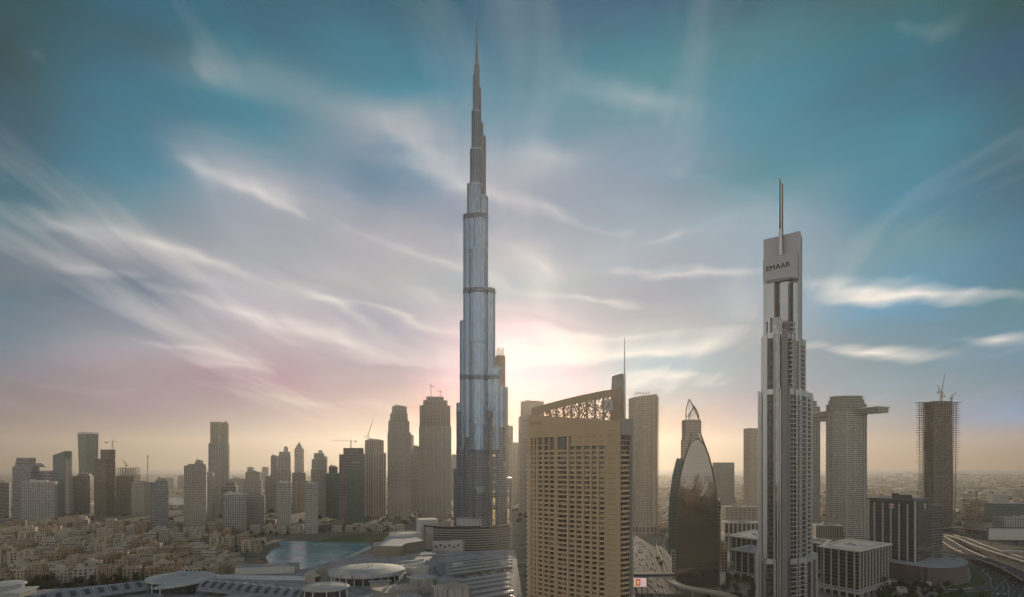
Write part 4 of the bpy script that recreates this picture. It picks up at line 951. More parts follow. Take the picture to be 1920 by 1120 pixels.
# ------------------------------------------------------------------ curved residential tower with a roof sign
FA['curve'] = facade('curved_tower_facade', (.42,.36,.28), (.10,.09,.075), 3.2, 3.55, .62, .60, var=.5)
cvD = 1262.0
cv = thing('residential_tower', 'curved beige tower with a fine window grid and small letters on its rising roof', 'tower', (X(1206, cvD), cvD, 0))
q = lambda px, D: (X(px, D) - cv.location.x, D - cv.location.y)
fr = [q(1178.5, 1300), q(1187, 1281), q(1196, 1270), q(1206, 1264), q(1216, 1262), q(1226, 1264)]
P = fr + [q(1233, 1275), q(1228, 1310), q(1190, 1330)]
zz_ = [Z(747, 1285), Z(745, 1280), Z(743.5, 1270), Z(742, 1264), Z(741, 1262), Z(740, 1264), Z(740, 1275), Z(740, 1275), Z(747, 1285)]
b = MB(); b.prism(P, 0, 0, 0, 1, ztop=zz_); b.build('tower_block', [FA['curve'], M['concrete']], cv)
b = MB()
for i in range(len(fr) - 1):
    P4 = [fr[i], fr[i+1], (fr[i+1][0], fr[i+1][1] + 1), (fr[i][0], fr[i][1] + 1)]
    b.prism([(p_[0], p_[1] - .5) for p_ in P4], 0, 0, 0, ztop=[z + 1 for z in (zz_[i], zz_[i+1], zz_[i+1], zz_[i])]) if False else None
b.prism([q(1224.5, 1261), q(1228, 1262.5), q(1228, 1266), q(1224.5, 1265)], 0, Z(739, 1262), 0); b.build('edge_pier', M['sandstone'], cv)
sb = MB(); z = 10
while z < Z(744, 1270): sb.prism([q(1227.5, 1263.5), q(1236, 1272), q(1234, 1282), q(1229, 1276)], z, z + 1.5, bottom=True); z += 3.6
sb.build('side_balconies', M['sandstone'], cv)
b = MB(); b.prism([q(1184, 1279), q(1206, 1261), q(1226, 1260), q(1237, 1274), q(1228, 1312), q(1186, 1318)], 0, 14, 0); b.build('podium', facade('arcade_facade', (.42,.38,.32), (.05,.05,.05), 8, 14, .7, .8, curtains=0), cv)
lettering('EMAAR', 9, M['concrete'], cv, (q(1205, 1268)[0], q(1205, 1268)[1], Z(740, 1268) + 2), (R(90), 0, R(-8)), 'roof_lettering', .4, 1.1)

# ------------------------------------------------------------------ glass tower with a pointed arch face and the sail-crowned tower behind
def mirror_glass():
    m, t, p = new_mat('mirror_curtain_wall'); uv = t.n('ShaderNodeUVMap'); sp = t.n('ShaderNodeSeparateXYZ'); t.L.new(uv.outputs[0], sp.inputs[0])
    a = t.m('DIVIDE', sp.outputs[0], 1.6); c = t.m('DIVIDE', sp.outputs[1], 3.7)
    line = t.m('MAXIMUM', t.m('GREATER_THAN', t.m('ABSOLUTE', t.m('SUBTRACT', t.m('FRACT', a), .5)), .45), t.m('GREATER_THAN', t.m('ABSOLUTE', t.m('SUBTRACT', t.m('FRACT', c), .5)), .46))
    wn = t.n('ShaderNodeTexWhiteNoise'); t.L.new(t.comb(t.m('FLOOR', a), t.m('FLOOR', c), 1.0), wn.inputs[0])
    t.L.new(t.mix(line, (.25,.235,.20), (.06,.06,.055)), p.inputs['Base Color'])
    p.inputs['Metallic'].default_value = .9; p.inputs['Roughness'].default_value = .05
    tcn = t.n('ShaderNodeTexCoord'); nz = t.n('ShaderNodeTexNoise'); t.L.new(tcn.outputs['Object'], nz.inputs['Vector']); nz.inputs['Scale'].default_value = .12
    ge = t.n('ShaderNodeNewGeometry'); off = t.vm('SCALE', t.vm('SUBTRACT', wn.outputs['Color'], (.5,.5,.5)).outputs[0]); off.inputs[3].default_value = .007
    of2 = t.vm('SCALE', t.vm('SUBTRACT', nz.outputs['Color'], (.5,.5,.5)).outputs[0]); of2.inputs[3].default_value = .014
    t.L.new(t.vm('NORMALIZE', t.vm('ADD', t.vm('ADD', ge.outputs['Normal'], off.outputs[0]).outputs[0], of2.outputs[0]).outputs[0]).outputs[0], p.inputs['Normal'])
    return m
M['mirror'] = mirror_glass()
M['rim'] = plain('dark_bronze_rim', (.12,.105,.085), .65, .0, spec=.2)
AD = 706.0
ar = thing('office_tower', 'dark mirror-glass office tower with a pointed arch face and curved rim', 'office tower', (X(1308, AD), AD, 0))
AT = R(15)
def arp(px, py, D0):
    k = (px - CX) / F; t = math.tan(AT); D = (D0 + ar.location.x * t) / (1 + k * t)
    return (k * D - ar.location.x, D - ar.location.y, max(0, Z(py, D)))
def arch(b, outline, D0, D1, m=0, mside=0, sk=0.0):
    """outline: (column, row) pairs read at distance D0, extruded straight back to D1"""
    fp = [arp(px, py, D0) for px, py in outline]
    dep = D1 - D0
    bp = [(x + dep * math.sin(AT), y + dep * math.cos(AT), z) for x, y, z in fp]
    b.face(fp, [(p[0], p[2]) for p in fp], m); b.face(bp[::-1], [(p[0], p[2]) for p in bp[::-1]], m); n = len(fp); u = 0
    for i in range(n):
        j = (i + 1) % n; b.face([fp[j], fp[i], bp[i], bp[j]], [(0, u), (0, u + 4), (dep, u + 4), (dep, u)], mside); u += 4
L_ = [(1269,1110),(1269,1000),(1270,960),(1273,920),(1278,888),(1285,860),(1292,840),(1299,828),(1307,824)]
R_ = [(1314,827),(1321,838),(1328,856),(1335,884),(1340,915),(1344,950),(1346,1000),(1347,1110)]
b = MB(); arch(b, L_ + R_, 708, 740, 0, 1); b.build('glass_body', [M['mirror'], M['rim']], ar)
def rim(pts, w0, w1, D, name, mt, dep=34):
    b = MB(); bx, by = dep * math.sin(AT), dep * math.cos(AT); tx, ty = math.cos(AT), -math.sin(AT)
    for (a, c) in zip(pts, pts[1:]):
        A, B = arp(*a, D), arp(*c, D); d = Vector(((B[0]-A[0])/math.cos(AT), B[2]-A[2])).normalized(); nx, nz = -d.y, d.x
        sh = lambda P, w: (P[0] + nx*w*tx, P[1] + nx*w*ty, P[2] + nz*w)
        f_ = [sh(A, w0), sh(B, w0), sh(B, w1), sh(A, w1)]; k_ = [(x + bx, y + by, z) for x, y, z in f_]
        b.face(f_); b.face(k_[::-1])
        for i in range(4): b.face([f_[(i+1) % 4], f_[i], k_[i], k_[(i+1) % 4]])
    b.build(name, mt, ar)
rim(L_[:-2] + [(1297.5, 812)], 0, 1.6, 706, 'rim', M['rim']); rim([(1311, 811)] + R_[1:], 0, 1.6, 706, 'rim', M['rim']); rim(L_[-3:] + R_[:2], 0, .9, 706.2, 'rim', M['rim'])
b = MB(); arch(b, [(1345,1110),(1345,938),(1351,938),(1351,1110)], 716, 742); b.build('side_wing', FA['greydark'], ar)
b = MB(); arch(b, [(1252.5,1040),(1253,960),(1256,925),(1261,890),(1267,865),(1270,858),(1275,861),(1276,858),(1281,862),(1281,1040)], 745, 775, 0, 0, 0.0); b.build('rear_wing', FA['teal'], ar)
b = MB(); x = X(1349, 716) - ar.location.x; b.box(x, 8, 0, 2.6, 3, Z(1065, 712) + 4); b.build('corner_pier', M['silver'], ar)
sc = thing('sail_crowned_tower', 'slim tan tower with open sail-shaped ribs as its crown, behind the arched glass tower', 'tower', (X(1300.5, 860), 868, 0))
q = lambda px, D=860: X(px, D) - sc.location.x
FA['tan'] = facade('tan_tower_facade', (.40,.34,.26), (.22,.19,.14), 2.5, 3.6, .5, .4, var=.2)
b = MB(); b.prism([(q(1284.5), -6), (q(1300), -12), (q(1317.5), -6), (q(1317.5), 14), (q(1284.5), 14)], 0, Z(824, 860)); b.prism([(q(1286), -6), (q(1300), -11), (q(1315.5), -6), (q(1315.5), 13), (q(1286), 13)], Z(824, 860), Z(787, 860)); b.build('tower_block', FA['tan'], sc)
b = MB()
for z_, ex in [(Z(y, 860), 1.4) for y in range(792, 830, 5)]: b.box(q(1285.2), 0, z_, 2.4, 10, .5); b.box(q(1316.5), 0, z_, 2.4, 10, .5)
b.build('side_louvres', M['rim'], sc)
def sail(name, base, tip, bow, y, n=8):
    b = MB(); L = []
    for i in range(n + 1):
        t = i / n; x = base[0] + (tip[0]-base[0])*t + bow*math.sin(math.pi*t); L.append((q(x), y, Z(base[1] + (tip[1]-base[1])*t, 860)))
    for a, c in zip(L, L[1:]): b.bar(a, c, 1.05)
    b.build(name, M['rim'], sc); return L
e1 = sail('sail_rib', (1288, 787), (1293.5, 748), -2.5, -4); e2 = sail('sail_rib', (1310, 780), (1294, 748), 1.2, -4)
e3 = sail('sail_rib', (1295, 787), (1305, 761), -1.5, 2); e4 = sail('sail_rib', (1314, 787), (1305.5, 761), 3.2, 2); sail('sail_rib', (1290, 782), (1304, 760), 1.0, -2); sail('sail_rib', (1312, 786), (1299, 757), 1.0, -3)
for E1, E2, nm in ((e1, e2, 'sail_mesh'), (e3, e4, 'sail_mesh')):
    b = MB()
    for i in range(1, 8): b.bar(E1[i], E2[i], .32)
    for f in (.2, .4, .6, .8):
        L = [tuple(Vector(a).lerp(Vector(c), f) + Vector((0, -1.2, 0))) for a, c in zip(E1, E2)]
        for a, c in zip(L, L[1:]): b.bar(a, c, .22)
    b.build(nm, M['rim'], sc)

# ------------------------------------------------------------------ other towers on the right
T('office_block', 'smoky green glass block behind the arched glass tower', [(1336,1377,868)], 1950, [FA['green']], R(12), .7, plant=False)
T('residential_tower', 'plain beige tower of small windows half hidden by the silver tower', [(1394,1430,804)], 1680, FA['sand'], R(10), .8, plant=False)
# linked twin towers
FA['oval'] = facade('oval_tower_facade', (.36,.35,.30), (.07,.07,.06), 3.0, 3.7, .86, .62, var=.6)
def oval_tower(name, label, px, half, D, ytop, tops, below):
    r = thing(name, label, 'tower', (X(px, D), D + S(half, D) * .7, 0)); rr = S(half, D); ry = rr * .72
    b = MB(); b.prism(circle(0, 0, rr * .97, 36, ry * .97), 0, Z(ytop, D), 0, 1); b.build('tower_block', [FA['oval'], M['concrete']], r)
    b = MB(); z = 3.7; zt = Z(ytop, D); k = 0
    while z < zt:
        k += 1; ex = 1.0 + .018 * random.uniform(-1, 1)
        b.prism(circle(0, 0, rr * ex, 36, ry * ex), z - .3, z + .75, bottom=True); z += 3.7
    b.build('floor_slabs', M['pale'], r)
    b = MB()
    for k in range(18):
        t = 2*math.pi*(k + .5)/18; b.box(rr*1.01*math.cos(t), ry*1.01*math.sin(t), 0, 1.5, 1.2 if k % 3 else 3.4, zt, math.atan2(math.sin(t)/ry, math.cos(t)/rr), 0)
    b.build('vertical_piers', M['concrete'], r)
    for (w, y0, y1) in tops:
        b = MB(); b.prism(circle(0, 0, S(w, D), 30, S(w, D) * .7), Z(y1, D), Z(y0, D), 0); 
        z = Z(y1, D) + 1.0
        while z < Z(y0, D) + 1: b.prism(circle(0, 0, S(w, D) + 1.8, 30, S(w, D) * .7 + 1.8), z, z + .6, bottom=True); z += 3.0
        b.build('crown_storeys', FA['oval'], r)
    return r
rt = oval_tower('linked_tower', 'oval tower with stacked floor plates carrying the sky bridge and its cantilever', 1600, 36, 1150, 770, [(36, 757, 771), (32, 749, 757.5), (29, 742, 749.5)], 0)
lt = oval_tower('linked_tower', 'oval tower at the far end of the sky bridge, tucked against the silver tower', 1517, 28, 1275, 762, [(22, 752, 764), (16, 744, 753), (11, 737, 745)], 0)
br = thing('sky_bridge', 'long sky bridge joining the two oval towers and jutting out past the nearer one', 'bridge', (X(1590, 1150), 1150, Z(766, 1150)))
a = Vector((X(1512, 1275), 1275 + 12)); c = Vector((X(1656, 1120), 1120.0)); d = c - a; l = d.length; rz = math.atan2(d.y, d.x); mid = (a + c) / 2 - Vector((br.location.x, br.location.y))
for nm, z0, h, wd, ln, mt in (('deck', -10, 8.4, 26, l, FA['oval']), ('roof_deck', -1.4, 1.6, 30, l + 4, M['pale']), ('soffit', -17, 6.6, 18, l * .62, FA['pale'])):
    b = MB(); off = d.normalized() * (-l * .19 if nm == 'soffit' else 0); b.box(mid.x + off.x, mid.y + off.y, z0, ln, wd, h, rz); b.build(nm, mt, br)
b = MB()
for k in range(26):
    p_ = mid + d * ((k + .5) / 26 - .5); b.box(p_.x, p_.y, .2, .5, 26, 1.2, rz)
b.build('roof_beams', M['pale'], br)
b = MB(); p_ = Vector((X(1598, 1150), 1176)) - Vector((br.location.x, br.location.y))
tc_ = thing('roof_crane', 'small flat maintenance crane on top of the oval tower with the cantilever', 'crane', (X(1596, 1150), 1176, Z(744.5, 1150) + .3))
b = MB(); b.bar((0,0,0), (0,0,3), .6); b.bar((-6,0,3), (9,0,3.2), .6); b.build('boom', M['craneg'], tc_)

# lobed tower under construction
ct = thing('unfinished_tower', 'dark concrete tower under construction with bare floor plates sticking out at both sides', 'tower', (X(1775, 1285), 1312, 0))
prof = [(998,30.5),(960,31),(930,31),(900,33),(880,34.5),(850,36.5),(820,37.5),(790,37.5),(752,38)]
def half_at(z):
    for (y0, h0), (y1, h1) in zip(prof, prof[1:]):
        z0, z1 = Z(y0, 1285), Z(y1, 1285)
        if z <= z1: return S(h0 + (h1-h0)*max(0, (z-z0))/(z1-z0), 1285)
    return S(38, 1285)
b = MB(); zt = Z(754, 1285); z = 3; k = 0
while z < zt + 2:
    h = half_at(z) * (1 + (.05 if k % 7 == 3 else .0) + .015*random.uniform(-1, 1)); b.prism(circle(0, 0, S(27, 1285), 30, 17), z, z + .8, bottom=True); b.prism(rect(0, 0, h*2, 11 + 2*(k % 3)), z + .06, z + .86, bottom=True); z += 4.4; k += 1
b.build('floor_plates', M['brownc'], ct)
b = MB(); hw = S(18, 1285); b.prism(rect(0, 0, hw*2, 32), 0, zt + 3, 0); b.build('core', FA['raw'], ct)
b = MB()
for (y0, y1, h) in ((998, 868, 26), (868, 846, 23.5), (811, 766, 24)):
    b.prism(circle(0, 0, S(h, 1285), 26, 15), Z(y0, 1285), Z(y1, 1285))
b.build('infill_wall', FA['raw'], ct)
b = MB()
for s_ in (-1, 1):
    for px_, w_ in ((33, .6),):
        for yy in (-4, 4):
            b.tube((s_*S(px_ * .92, 1285), yy, 0), (s_*S(px_, 1285), yy, zt), w_, None, 5)
b.build('columns', M['brownc'], ct)
crane('tower_crane', 'red and white luffing crane raised high on the lobed tower', 1766, 752, 735, 1300, 6, 9, 34, mt=M['crane'])
crane('tower_crane', 'luffing crane leaning the other way on the lobed tower', 1764, 752, 742, 1320, -6, 8, 20, mt=M['crane'])
crane('tower_crane', 'small folded crane at the edge of the lobed tower roof', 1784, 752, 746, 1300, 8, 3, 10, mt=M['crane'])
open_frame('unfinished_building', 'brown unfinished concrete building beside the foot of the lobed tower', 1806, 1850, 940, 1250, 14, R(-10), .8, mt=M['brownc'])
crane('tower_crane', 'flat crane standing over the brown unfinished building', 1831, 945, 922, 1300, 18, 14, 0, mt=M['craneg'])
crane('tower_crane', 'far faint crane on the plain left of the lobed tower', 1722, 930, 904, 1900, -9, 5, 0, mt=M['craneg']); crane('tower_crane', 'far faint crane mast just beside the lobed tower on the plain', 1731, 925, 896, 2000, 2, 3, 4, mt=M['craneg'])

# dark glass office with white fins
of = thing('office_building', 'dark glass office block with tall white fins and red and white bow-tie signs', 'office', (X(1700, 780), 790, 0))
q = lambda px, D: (X(px, D) - of.location.x, D - of.location.y)
pl_, pc, pr, pb = q(1627, 812), q(1717, 756), q(1746, 800), q(1668, 860)
zt = Z(940, 762)
b = MB(); b.prism([pl_, pc, pr, pb], 18, zt, 0, 1); b.build('glass_body', [FA['teal'] if False else facade('dark_office_glass', (.09,.095,.10), (.035,.042,.05), 1.6, 3.9, .9, .8, var=.5, rough=.06, curtains=.0, tilt=.03), M['dark']], of)
b = MB(); b.prism(grow([pl_, pc, pr, pb], .6), zt - 1.2, zt + 1.6); b.build('parapet', M['dark'], of)
def edge_pt(a, c, t, off=0.0):
    a, c = Vector(a), Vector(c); d = (c - a).normalized(); nn = Vector((d.y, -d.x)); nn = nn if nn.y < 0 else -nn
    return a + (c - a)*t + nn*off, math.atan2(d.y, d.x)
for t in (.03, .155, .335, .505, .675, .845, .99):
    b = MB(); p_, rz = edge_pt(pl_, pc, t, .5); b.box(p_.x, p_.y, 19 if t > .9 else 18.5, 1.3, 1.3, zt - 22 if t not in (.03, .99) else zt - 18.2, rz); b.build('fin', M['stone'], of)
for (e0_, e1_, t, nm) in ((pl_, pc, .52, 'sign'), (pc, pr, .55, 'sign')):
    p_, rz = edge_pt(e0_, e1_, t, .55); zc = zt - 7; h = 2.6
    ux, uy = math.cos(rz), math.sin(rz); f3 = lambda u, v: (p_.x + ux*u, p_.y + uy*u, zc + v)
    b = MB(); b.box(p_.x, p_.y, zc - h, 2*h*1.25, .5, 2*h, rz, 0)
    fo = Vector((math.sin(rz), -math.cos(rz))) * .3; g3 = lambda u, v: (p_.x + ux*u + fo.x, p_.y + uy*u + fo.y, zc + v)
    w = h * 1.2
    b.face([g3(-w, -h*.9), g3(0, 0), g3(-w, h*.9)], None, 1); b.face([g3(w, h*.9), g3(0, 0), g3(w, -h*.9)], None, 1)
    b.build(nm, [M['white'], M['red']], of)
b = MB(); b.box(q(1690, 800)[0], q(1690, 800)[1], zt + .2, 22, 16, 6, R(-30)); b.box(q(1678, 800)[0], q(1678, 800)[1], zt + .2, 8, 6, 8, R(-30)); b.build('roof_plant', M['dark'], of)
b = MB(); b.prism([q(1745, 800), q(1767, 822), q(1764, 850), q(1742, 840)], 0, Z(947, 815)); b.build('rear_block', FA['greydark'], of)
pd = thing('car_park_podium', 'low curved brown podium with a rounded end below the dark glass office', 'podium', (X(1740, 740), 740, 0))
q = lambda px, D: (X(px, D) - pd.location.x, D - pd.location.y)
FA['brick'] = facade('brown_brick_facade', (.17,.135,.115), (.12,.095,.08), 1.2, .8, .8, .8, rough=.8, gspec=.2, var=.25, curtains=0, tilt=0)
P = [q(1655, 770), q(1700, 738), q(1742, 716), q(1775, 714), q(1800, 722), q(1814, 742), q(1813, 770), q(1800, 800), q(1770, 830), q(1680, 860)]
b = MB(); b.prism(P, 0, 19, 0, 1); b.prism(grow(P, .3), 17.6, 19.6, 0, 1, bottom=True); b.build('wall', [FA['brick'], M['roofgrey']], pd)
b = MB(); b.box(q(1742, 716)[0], q(1742, 716)[1], 0, 3, 3, 19.5, R(-30)); b.box(q(1729, 722)[0], q(1729, 722)[1], 0, 3, 3, 19.5, R(-30)); b.build('pilaster', M['brownc'], pd)
b = MB(); p_ = q(1742, 712); b.box(p_[0], p_[1], 0, 5, 4, 4.5, R(-30)); b.build('ticket_kiosk', M['pale'], pd)
# white framed offices
def framed_office(name, label, roofpix, z, D_of, fh=4.0, cols=(4, 4), mt=None):
    P = [ (X(px, D_of(py)), D_of(py)) for px, py in roofpix ]; P = ccw(P)
    cx = sum(p[0] for p in P)/len(P); cy = sum(p[1] for p in P)/len(P)
    r = thing(name, label, 'office', (cx, cy, 0)); P = [(p[0]-cx, p[1]-cy) for p in P]
    inner = grow(P, -4.0)
    b = MB(); b.prism(inner, 0, z - 1, 0, 1); b.build('glass_body', [FA['offdark'], M['roofgrey']], r)
    b = MB(); n = len(P); k = grow(P, 0.5); i2 = grow(P, -6)
    for i in range(n):
        j = (i+1) % n
        b.prism([k[i], k[j], i2[j], i2[i]], z - .6, z + .8, 0, bottom=True)
    b.build('roof_frame', M['stone'], r)
    fb = MB(); g_ = grow(P, -2.6)
    for i in range(n):
        a, c = Vector(g_[i]), Vector(g_[(i+1) % n]); l = (c-a).length; rz = math.atan2((c-a).y, (c-a).x)
        m_ = max(2, round(l / 8.5))
        for q_ in range(m_):
            p_ = a + (c-a)*((q_ + .5)/m_); fb.box(p_.x, p_.y, 0, 1.1, 1.0, z - .7, rz)
        p_ = (a + c)/2; fb.box(p_.x, p_.y, 8.0, l, 1.2, 1.2, rz)
    fb.build('frame_columns', M['stone'], r)
    b = MB(); pod = grow(P, 3.5)
    b.prism(grow(P, 3.0), 5.8, 7.0, bottom=True)
    for i in range(n):
        a, c = Vector(pod[i]), Vector(pod[(i+1) % n]); m_ = 6
        for q_ in range(m_): p_ = (a + (c-a)*((q_+.5)/m_))*.985; b.box(p_.x, p_.y, 0, .9, .9, 6.0)
    b.build('arcade', M['stone'], r)
    b = MB(); b.prism(grow(P, -11), z - .9, z + .6, 0); 
    for q_ in range(5): b.box(random.uniform(-9, 9), random.uniform(-9, 9), z + .5, random.uniform(2, 4), random.uniform(2, 4), random.uniform(1, 2.5))
    b.build('roof_plant', M['roofgrey'], r)
    return r
FA['offdark'] = facade('dark_banded_office_glass', (.17,.14,.115), (.03,.028,.028), 30, 4.0, 1.0, .78, var=.1, rough=.08, curtains=0)
framed_office('office_building', 'square dark office with white stone frame and roof ring nearest the silver tower', [(1533,1025),(1610,1035),(1673,1021),(1590,1011)], 48, lambda y: 87*F/(y-872))
framed_office('office_building', 'dark glazed office with an orange-lit flat roof edge left of the silver tower', [(1363,1005),(1425,1013),(1460,1003),(1412,994)], 42, lambda y: 93*F/(y-872))
framed_office('office_building', 'lower dark office wing with a white roof ring in front of the orange-edged one', [(1369,1031),(1422,1038),(1455,1028),(1405,1022)], 34, lambda y: 101*F/(y-872))
framed_office('office_building', 'dark office with a white roof edge peeping out behind the silver tower', [(1500,1014),(1545,1022),(1560,1014),(1520,1009)], 40, lambda y: 95*F/(y-872))
def slabhouse(name, label, p0, p1, ytop, D, mt, rot=0.0, ratio=.6, plant=True, roof=None):
    cx, cy, w, d = fit_rect(p0, p1, D, rot, ratio); r = thing(name, label, 'building', (cx, cy, 0), rot); z = Z(ytop, D)
    b = MB(); b.prism(rect(0, 0, w, d), 0, z, 0, 1); b.prism(grow(rect(0,0,w,d), .3), z - .8, z + .7, 1, bottom=True); b.build('wall', [mt, roof or M['roofgrey']], r)
    if plant:
        b = MB()
        for q_ in range(4): b.box(random.uniform(-.35,.35)*w, random.uniform(-.3,.3)*d, z + .6, w*random.uniform(.08,.2), d*random.uniform(.1,.3), random.uniform(1.5, 4))
        b.build('roof_plant', M['concrete'], r)
    return r
FA['colon'] = facade('colonnade_facade', (.44,.38,.30), (.05,.045,.04), 6.5, 26, .62, .82, curtains=0, var=.2)
slabhouse('civic_building', 'low beige building with a row of tall columns beyond the dark offices', 1353, 1432, 982, 985, FA['colon'], R(-12), .7)
slabhouse('office_building', 'wide sand coloured low block with ribbon windows behind the columned building', 1352, 1424, 951, 1350, facade('ribbon_window_facade', (.40,.34,.26), (.07,.06,.05), 9, 4, .7, .4), R(-4), .5)
slabhouse('office_building', 'beige office with close vertical fins left of the oval tower with the cantilever', 1522, 1581, 987, 900, facade('fin_office_facade', (.34,.29,.23), (.05,.045,.04), 3, 30, .5, .86, curtains=0), R(-14), .8)
slabhouse('warehouse', 'long low green-grey shed beyond the highway', 1846, 1925, 944, 1500, FA['green'], R(-3), .4)
slabhouse('warehouse', 'pale grey warehouse with a blank wall on the plain right of the lobed tower', 1852, 1890, 928, 2000, M['concrete'], R(-6), .6, False)
bh = slabhouse('sales_hall', 'white stepped hall with a big framed billboard wall facing the highway', 1861, 1945, 972, 1150, FA['pale'], R(-6), .6)
bd = thing('billboard', 'wide framed blank billboard standing in front of the white stepped hall', 'billboard', (X(1895, 1075), 1075, 0), R(-4))
b = MB(); b.box(0, 0, 8, 72, 1, 20); b.build('panel', M['pale'], bd)
b = MB()
for (x, z, w, h) in ((0, 7, 76, 1.6), (0, 28, 76, 1.6), (-37, 7, 1.8, 22), (37, 7, 1.8, 22)): b.box(x, -.4, z, w, 1.6, h)
b.build('frame', M['dark'], bd)
b = MB()
for x in (-30, -10, 10, 30): b.box(x, .5, 0, 1.2, 1.2, 8)
b.build('posts', M['dark'], bd)
slabhouse('house', 'orange-lit roofed building on the patch of ground inside the interchange', 1879, 1925, 1035, 905, FA['sand'], R(-8), .4, False)
slabhouse('apartment_block', 'gold lit low apartment block squeezed between the arched tower and the dark offices', 1346, 1364, 1018, 780, FA['sand'], R(10), 1.0)
slabhouse('gatehouse', 'small gabled grey pavilion at the foot of the arched glass tower', 1349, 1360, 1074, 700, M['pale'], R(-10), .8, False)
slabhouse('stepped_annex', 'stepped pale annex against the back of the arched glass tower', 1258, 1271, 1034, 735, FA['pale'], R(-10), 1.4, False)
# ------------------------------------------------------------------ the mall roofscape
M['mallroof'] = panelled('mall_roof_membrane', (.30,.305,.31), 14, 3.2, R(41)); M['mallwall'] = plain('mall_wall', (.46,.43,.38), .85, var=.1)
M['disc'] = panelled('pale_roof_disc', (.46,.46,.445), 9, 1.6, 0.3, .10, .7); M['vault'] = plain('ribbed_vault_metal', (.24,.26,.29), .45, .3, .12); M['skyl'] = plain('skylight_glass', (.04,.05,.06), .1, spec=.9)
M['tan_roof'] = panelled('tan_roof_membrane', (.46,.40,.32), 5, 1.8, R(41), .12)
mall = thing('shopping_mall', 'sprawling shopping mall of pale round roofs, ribbed vaults and square pavilions', 'mall', (X(560, 640), 640, 0))
mx, my = mall.location.x, mall.location.y
def q(px, py=None, z=0.0, D=None):
    D = DG(py, z) if D is None else D; return (X(px, D) - mx, D - my)
ZR = 20.0
P = ccw([q(-60,1114,ZR), q(140,1102,ZR), q(290,1088,ZR), q(420,1077,ZR), q(570,1067,ZR), q(645,1046,ZR), q(700,1036,ZR), q(730,1031,ZR), q(850,1035,ZR), q(965,1031,ZR), (10 - mx, 520 - my), (2 - mx, 430 - my), (-420 - mx, 430 - my)])
b = MB(); b.prism(P, 0, ZR, 0, 1); b.build('wall', [M['mallwall'], M['mallroof']], mall)
def disc(name, px, py, rpx, z, dome, th=2.6, mt='disc', tilt=None, rings=0, cols=18, inner=.86):
    D = DG(py, z); r = S(rpx, D); cx, cy = q(px, D=D)
    b = MB(); b.lathe(0, 0, [(r - .8, -th), (r, -th + .6), (r, -.5), (r - .5, 0), (r * .5, dome * .8), (0, dome)], 56); b.lathe(0, 0, [(0, -th), (r - .8, -th)], 40)
    o = b.build(name, M[mt], mall); o.location = (cx, cy, z)
    if tilt: o.rotation_euler = tilt
    if rings:
        g_ = MB()
        for k in range(1, rings + 1):
            rr = r * k / (rings + .7); h = dome * (1 - k / (rings + 1.0)) ; g_.lathe(0, 0, [(rr, h - .6), (rr, h + .55), (rr + .5, h + .55), (rr + .5, h - .6)], 40)
        g_.build('roof_ring', M['roofgrey'], o)
    d_ = MB(); d_.lathe(cx, cy, [(r * inner, ZR - 1), (r * inner, z - th + .1)], 40); d_.build('drum', M['glassd'], mall)
    if cols:
        c_ = MB()
        for k in range(cols):
            a = 2 * math.pi * k / cols; c_.tube((cx + r*.93*math.cos(a), cy + r*.93*math.sin(a), ZR), (cx + r*.93*math.cos(a), cy + r*.93*math.sin(a), z - th + .1), .45, None, 6)
        c_.build('columns', M['white'], mall)
    return o, cx, cy, r
o, cx, cy, r = disc('rotunda_roof', 340, 1081, 60, 31, 1.2); b = MB(); b.lathe(0, 0, [(7, .6), (5, 3.2), (3.6, 4.6), (0, 4.8)], 24); b.build('cupola', M['steel'], o)
disc('tilted_roof', 338, 1094, 45, 39, .3, 1.6, tilt=(R(-2), R(-7), 0), cols=0, inner=.62)
o, cx, cy, r = disc('rotunda_roof', 688, 1067, 70, 31, 3.2, 4.0, cols=26, rings=0)
for k in range(9):
    b = MB(); a = random.uniform(0, 6.28); rr = random.uniform(.1, .75) * r; b.box(rr*math.cos(a), rr*math.sin(a), 3.2*(1-rr/r) - .3, 1.4, 1.4, 1.3, a); b.build('roof_vent', M['steel'], o)
disc('ringed_roof', 611, 1099, 43, 34, 1.6, 2.0, rings=4, cols=10)
b = MB(); c0 = q(338, D=497); b.prism([(c0[0]-14, c0[1]-3), (c0[0]+13, c0[1]+1), (c0[0]+13, c0[1]+8), (c0[0]-14, c0[1]+8)], ZR, 32.5); b.build('screen_wall', M['vault'], mall)
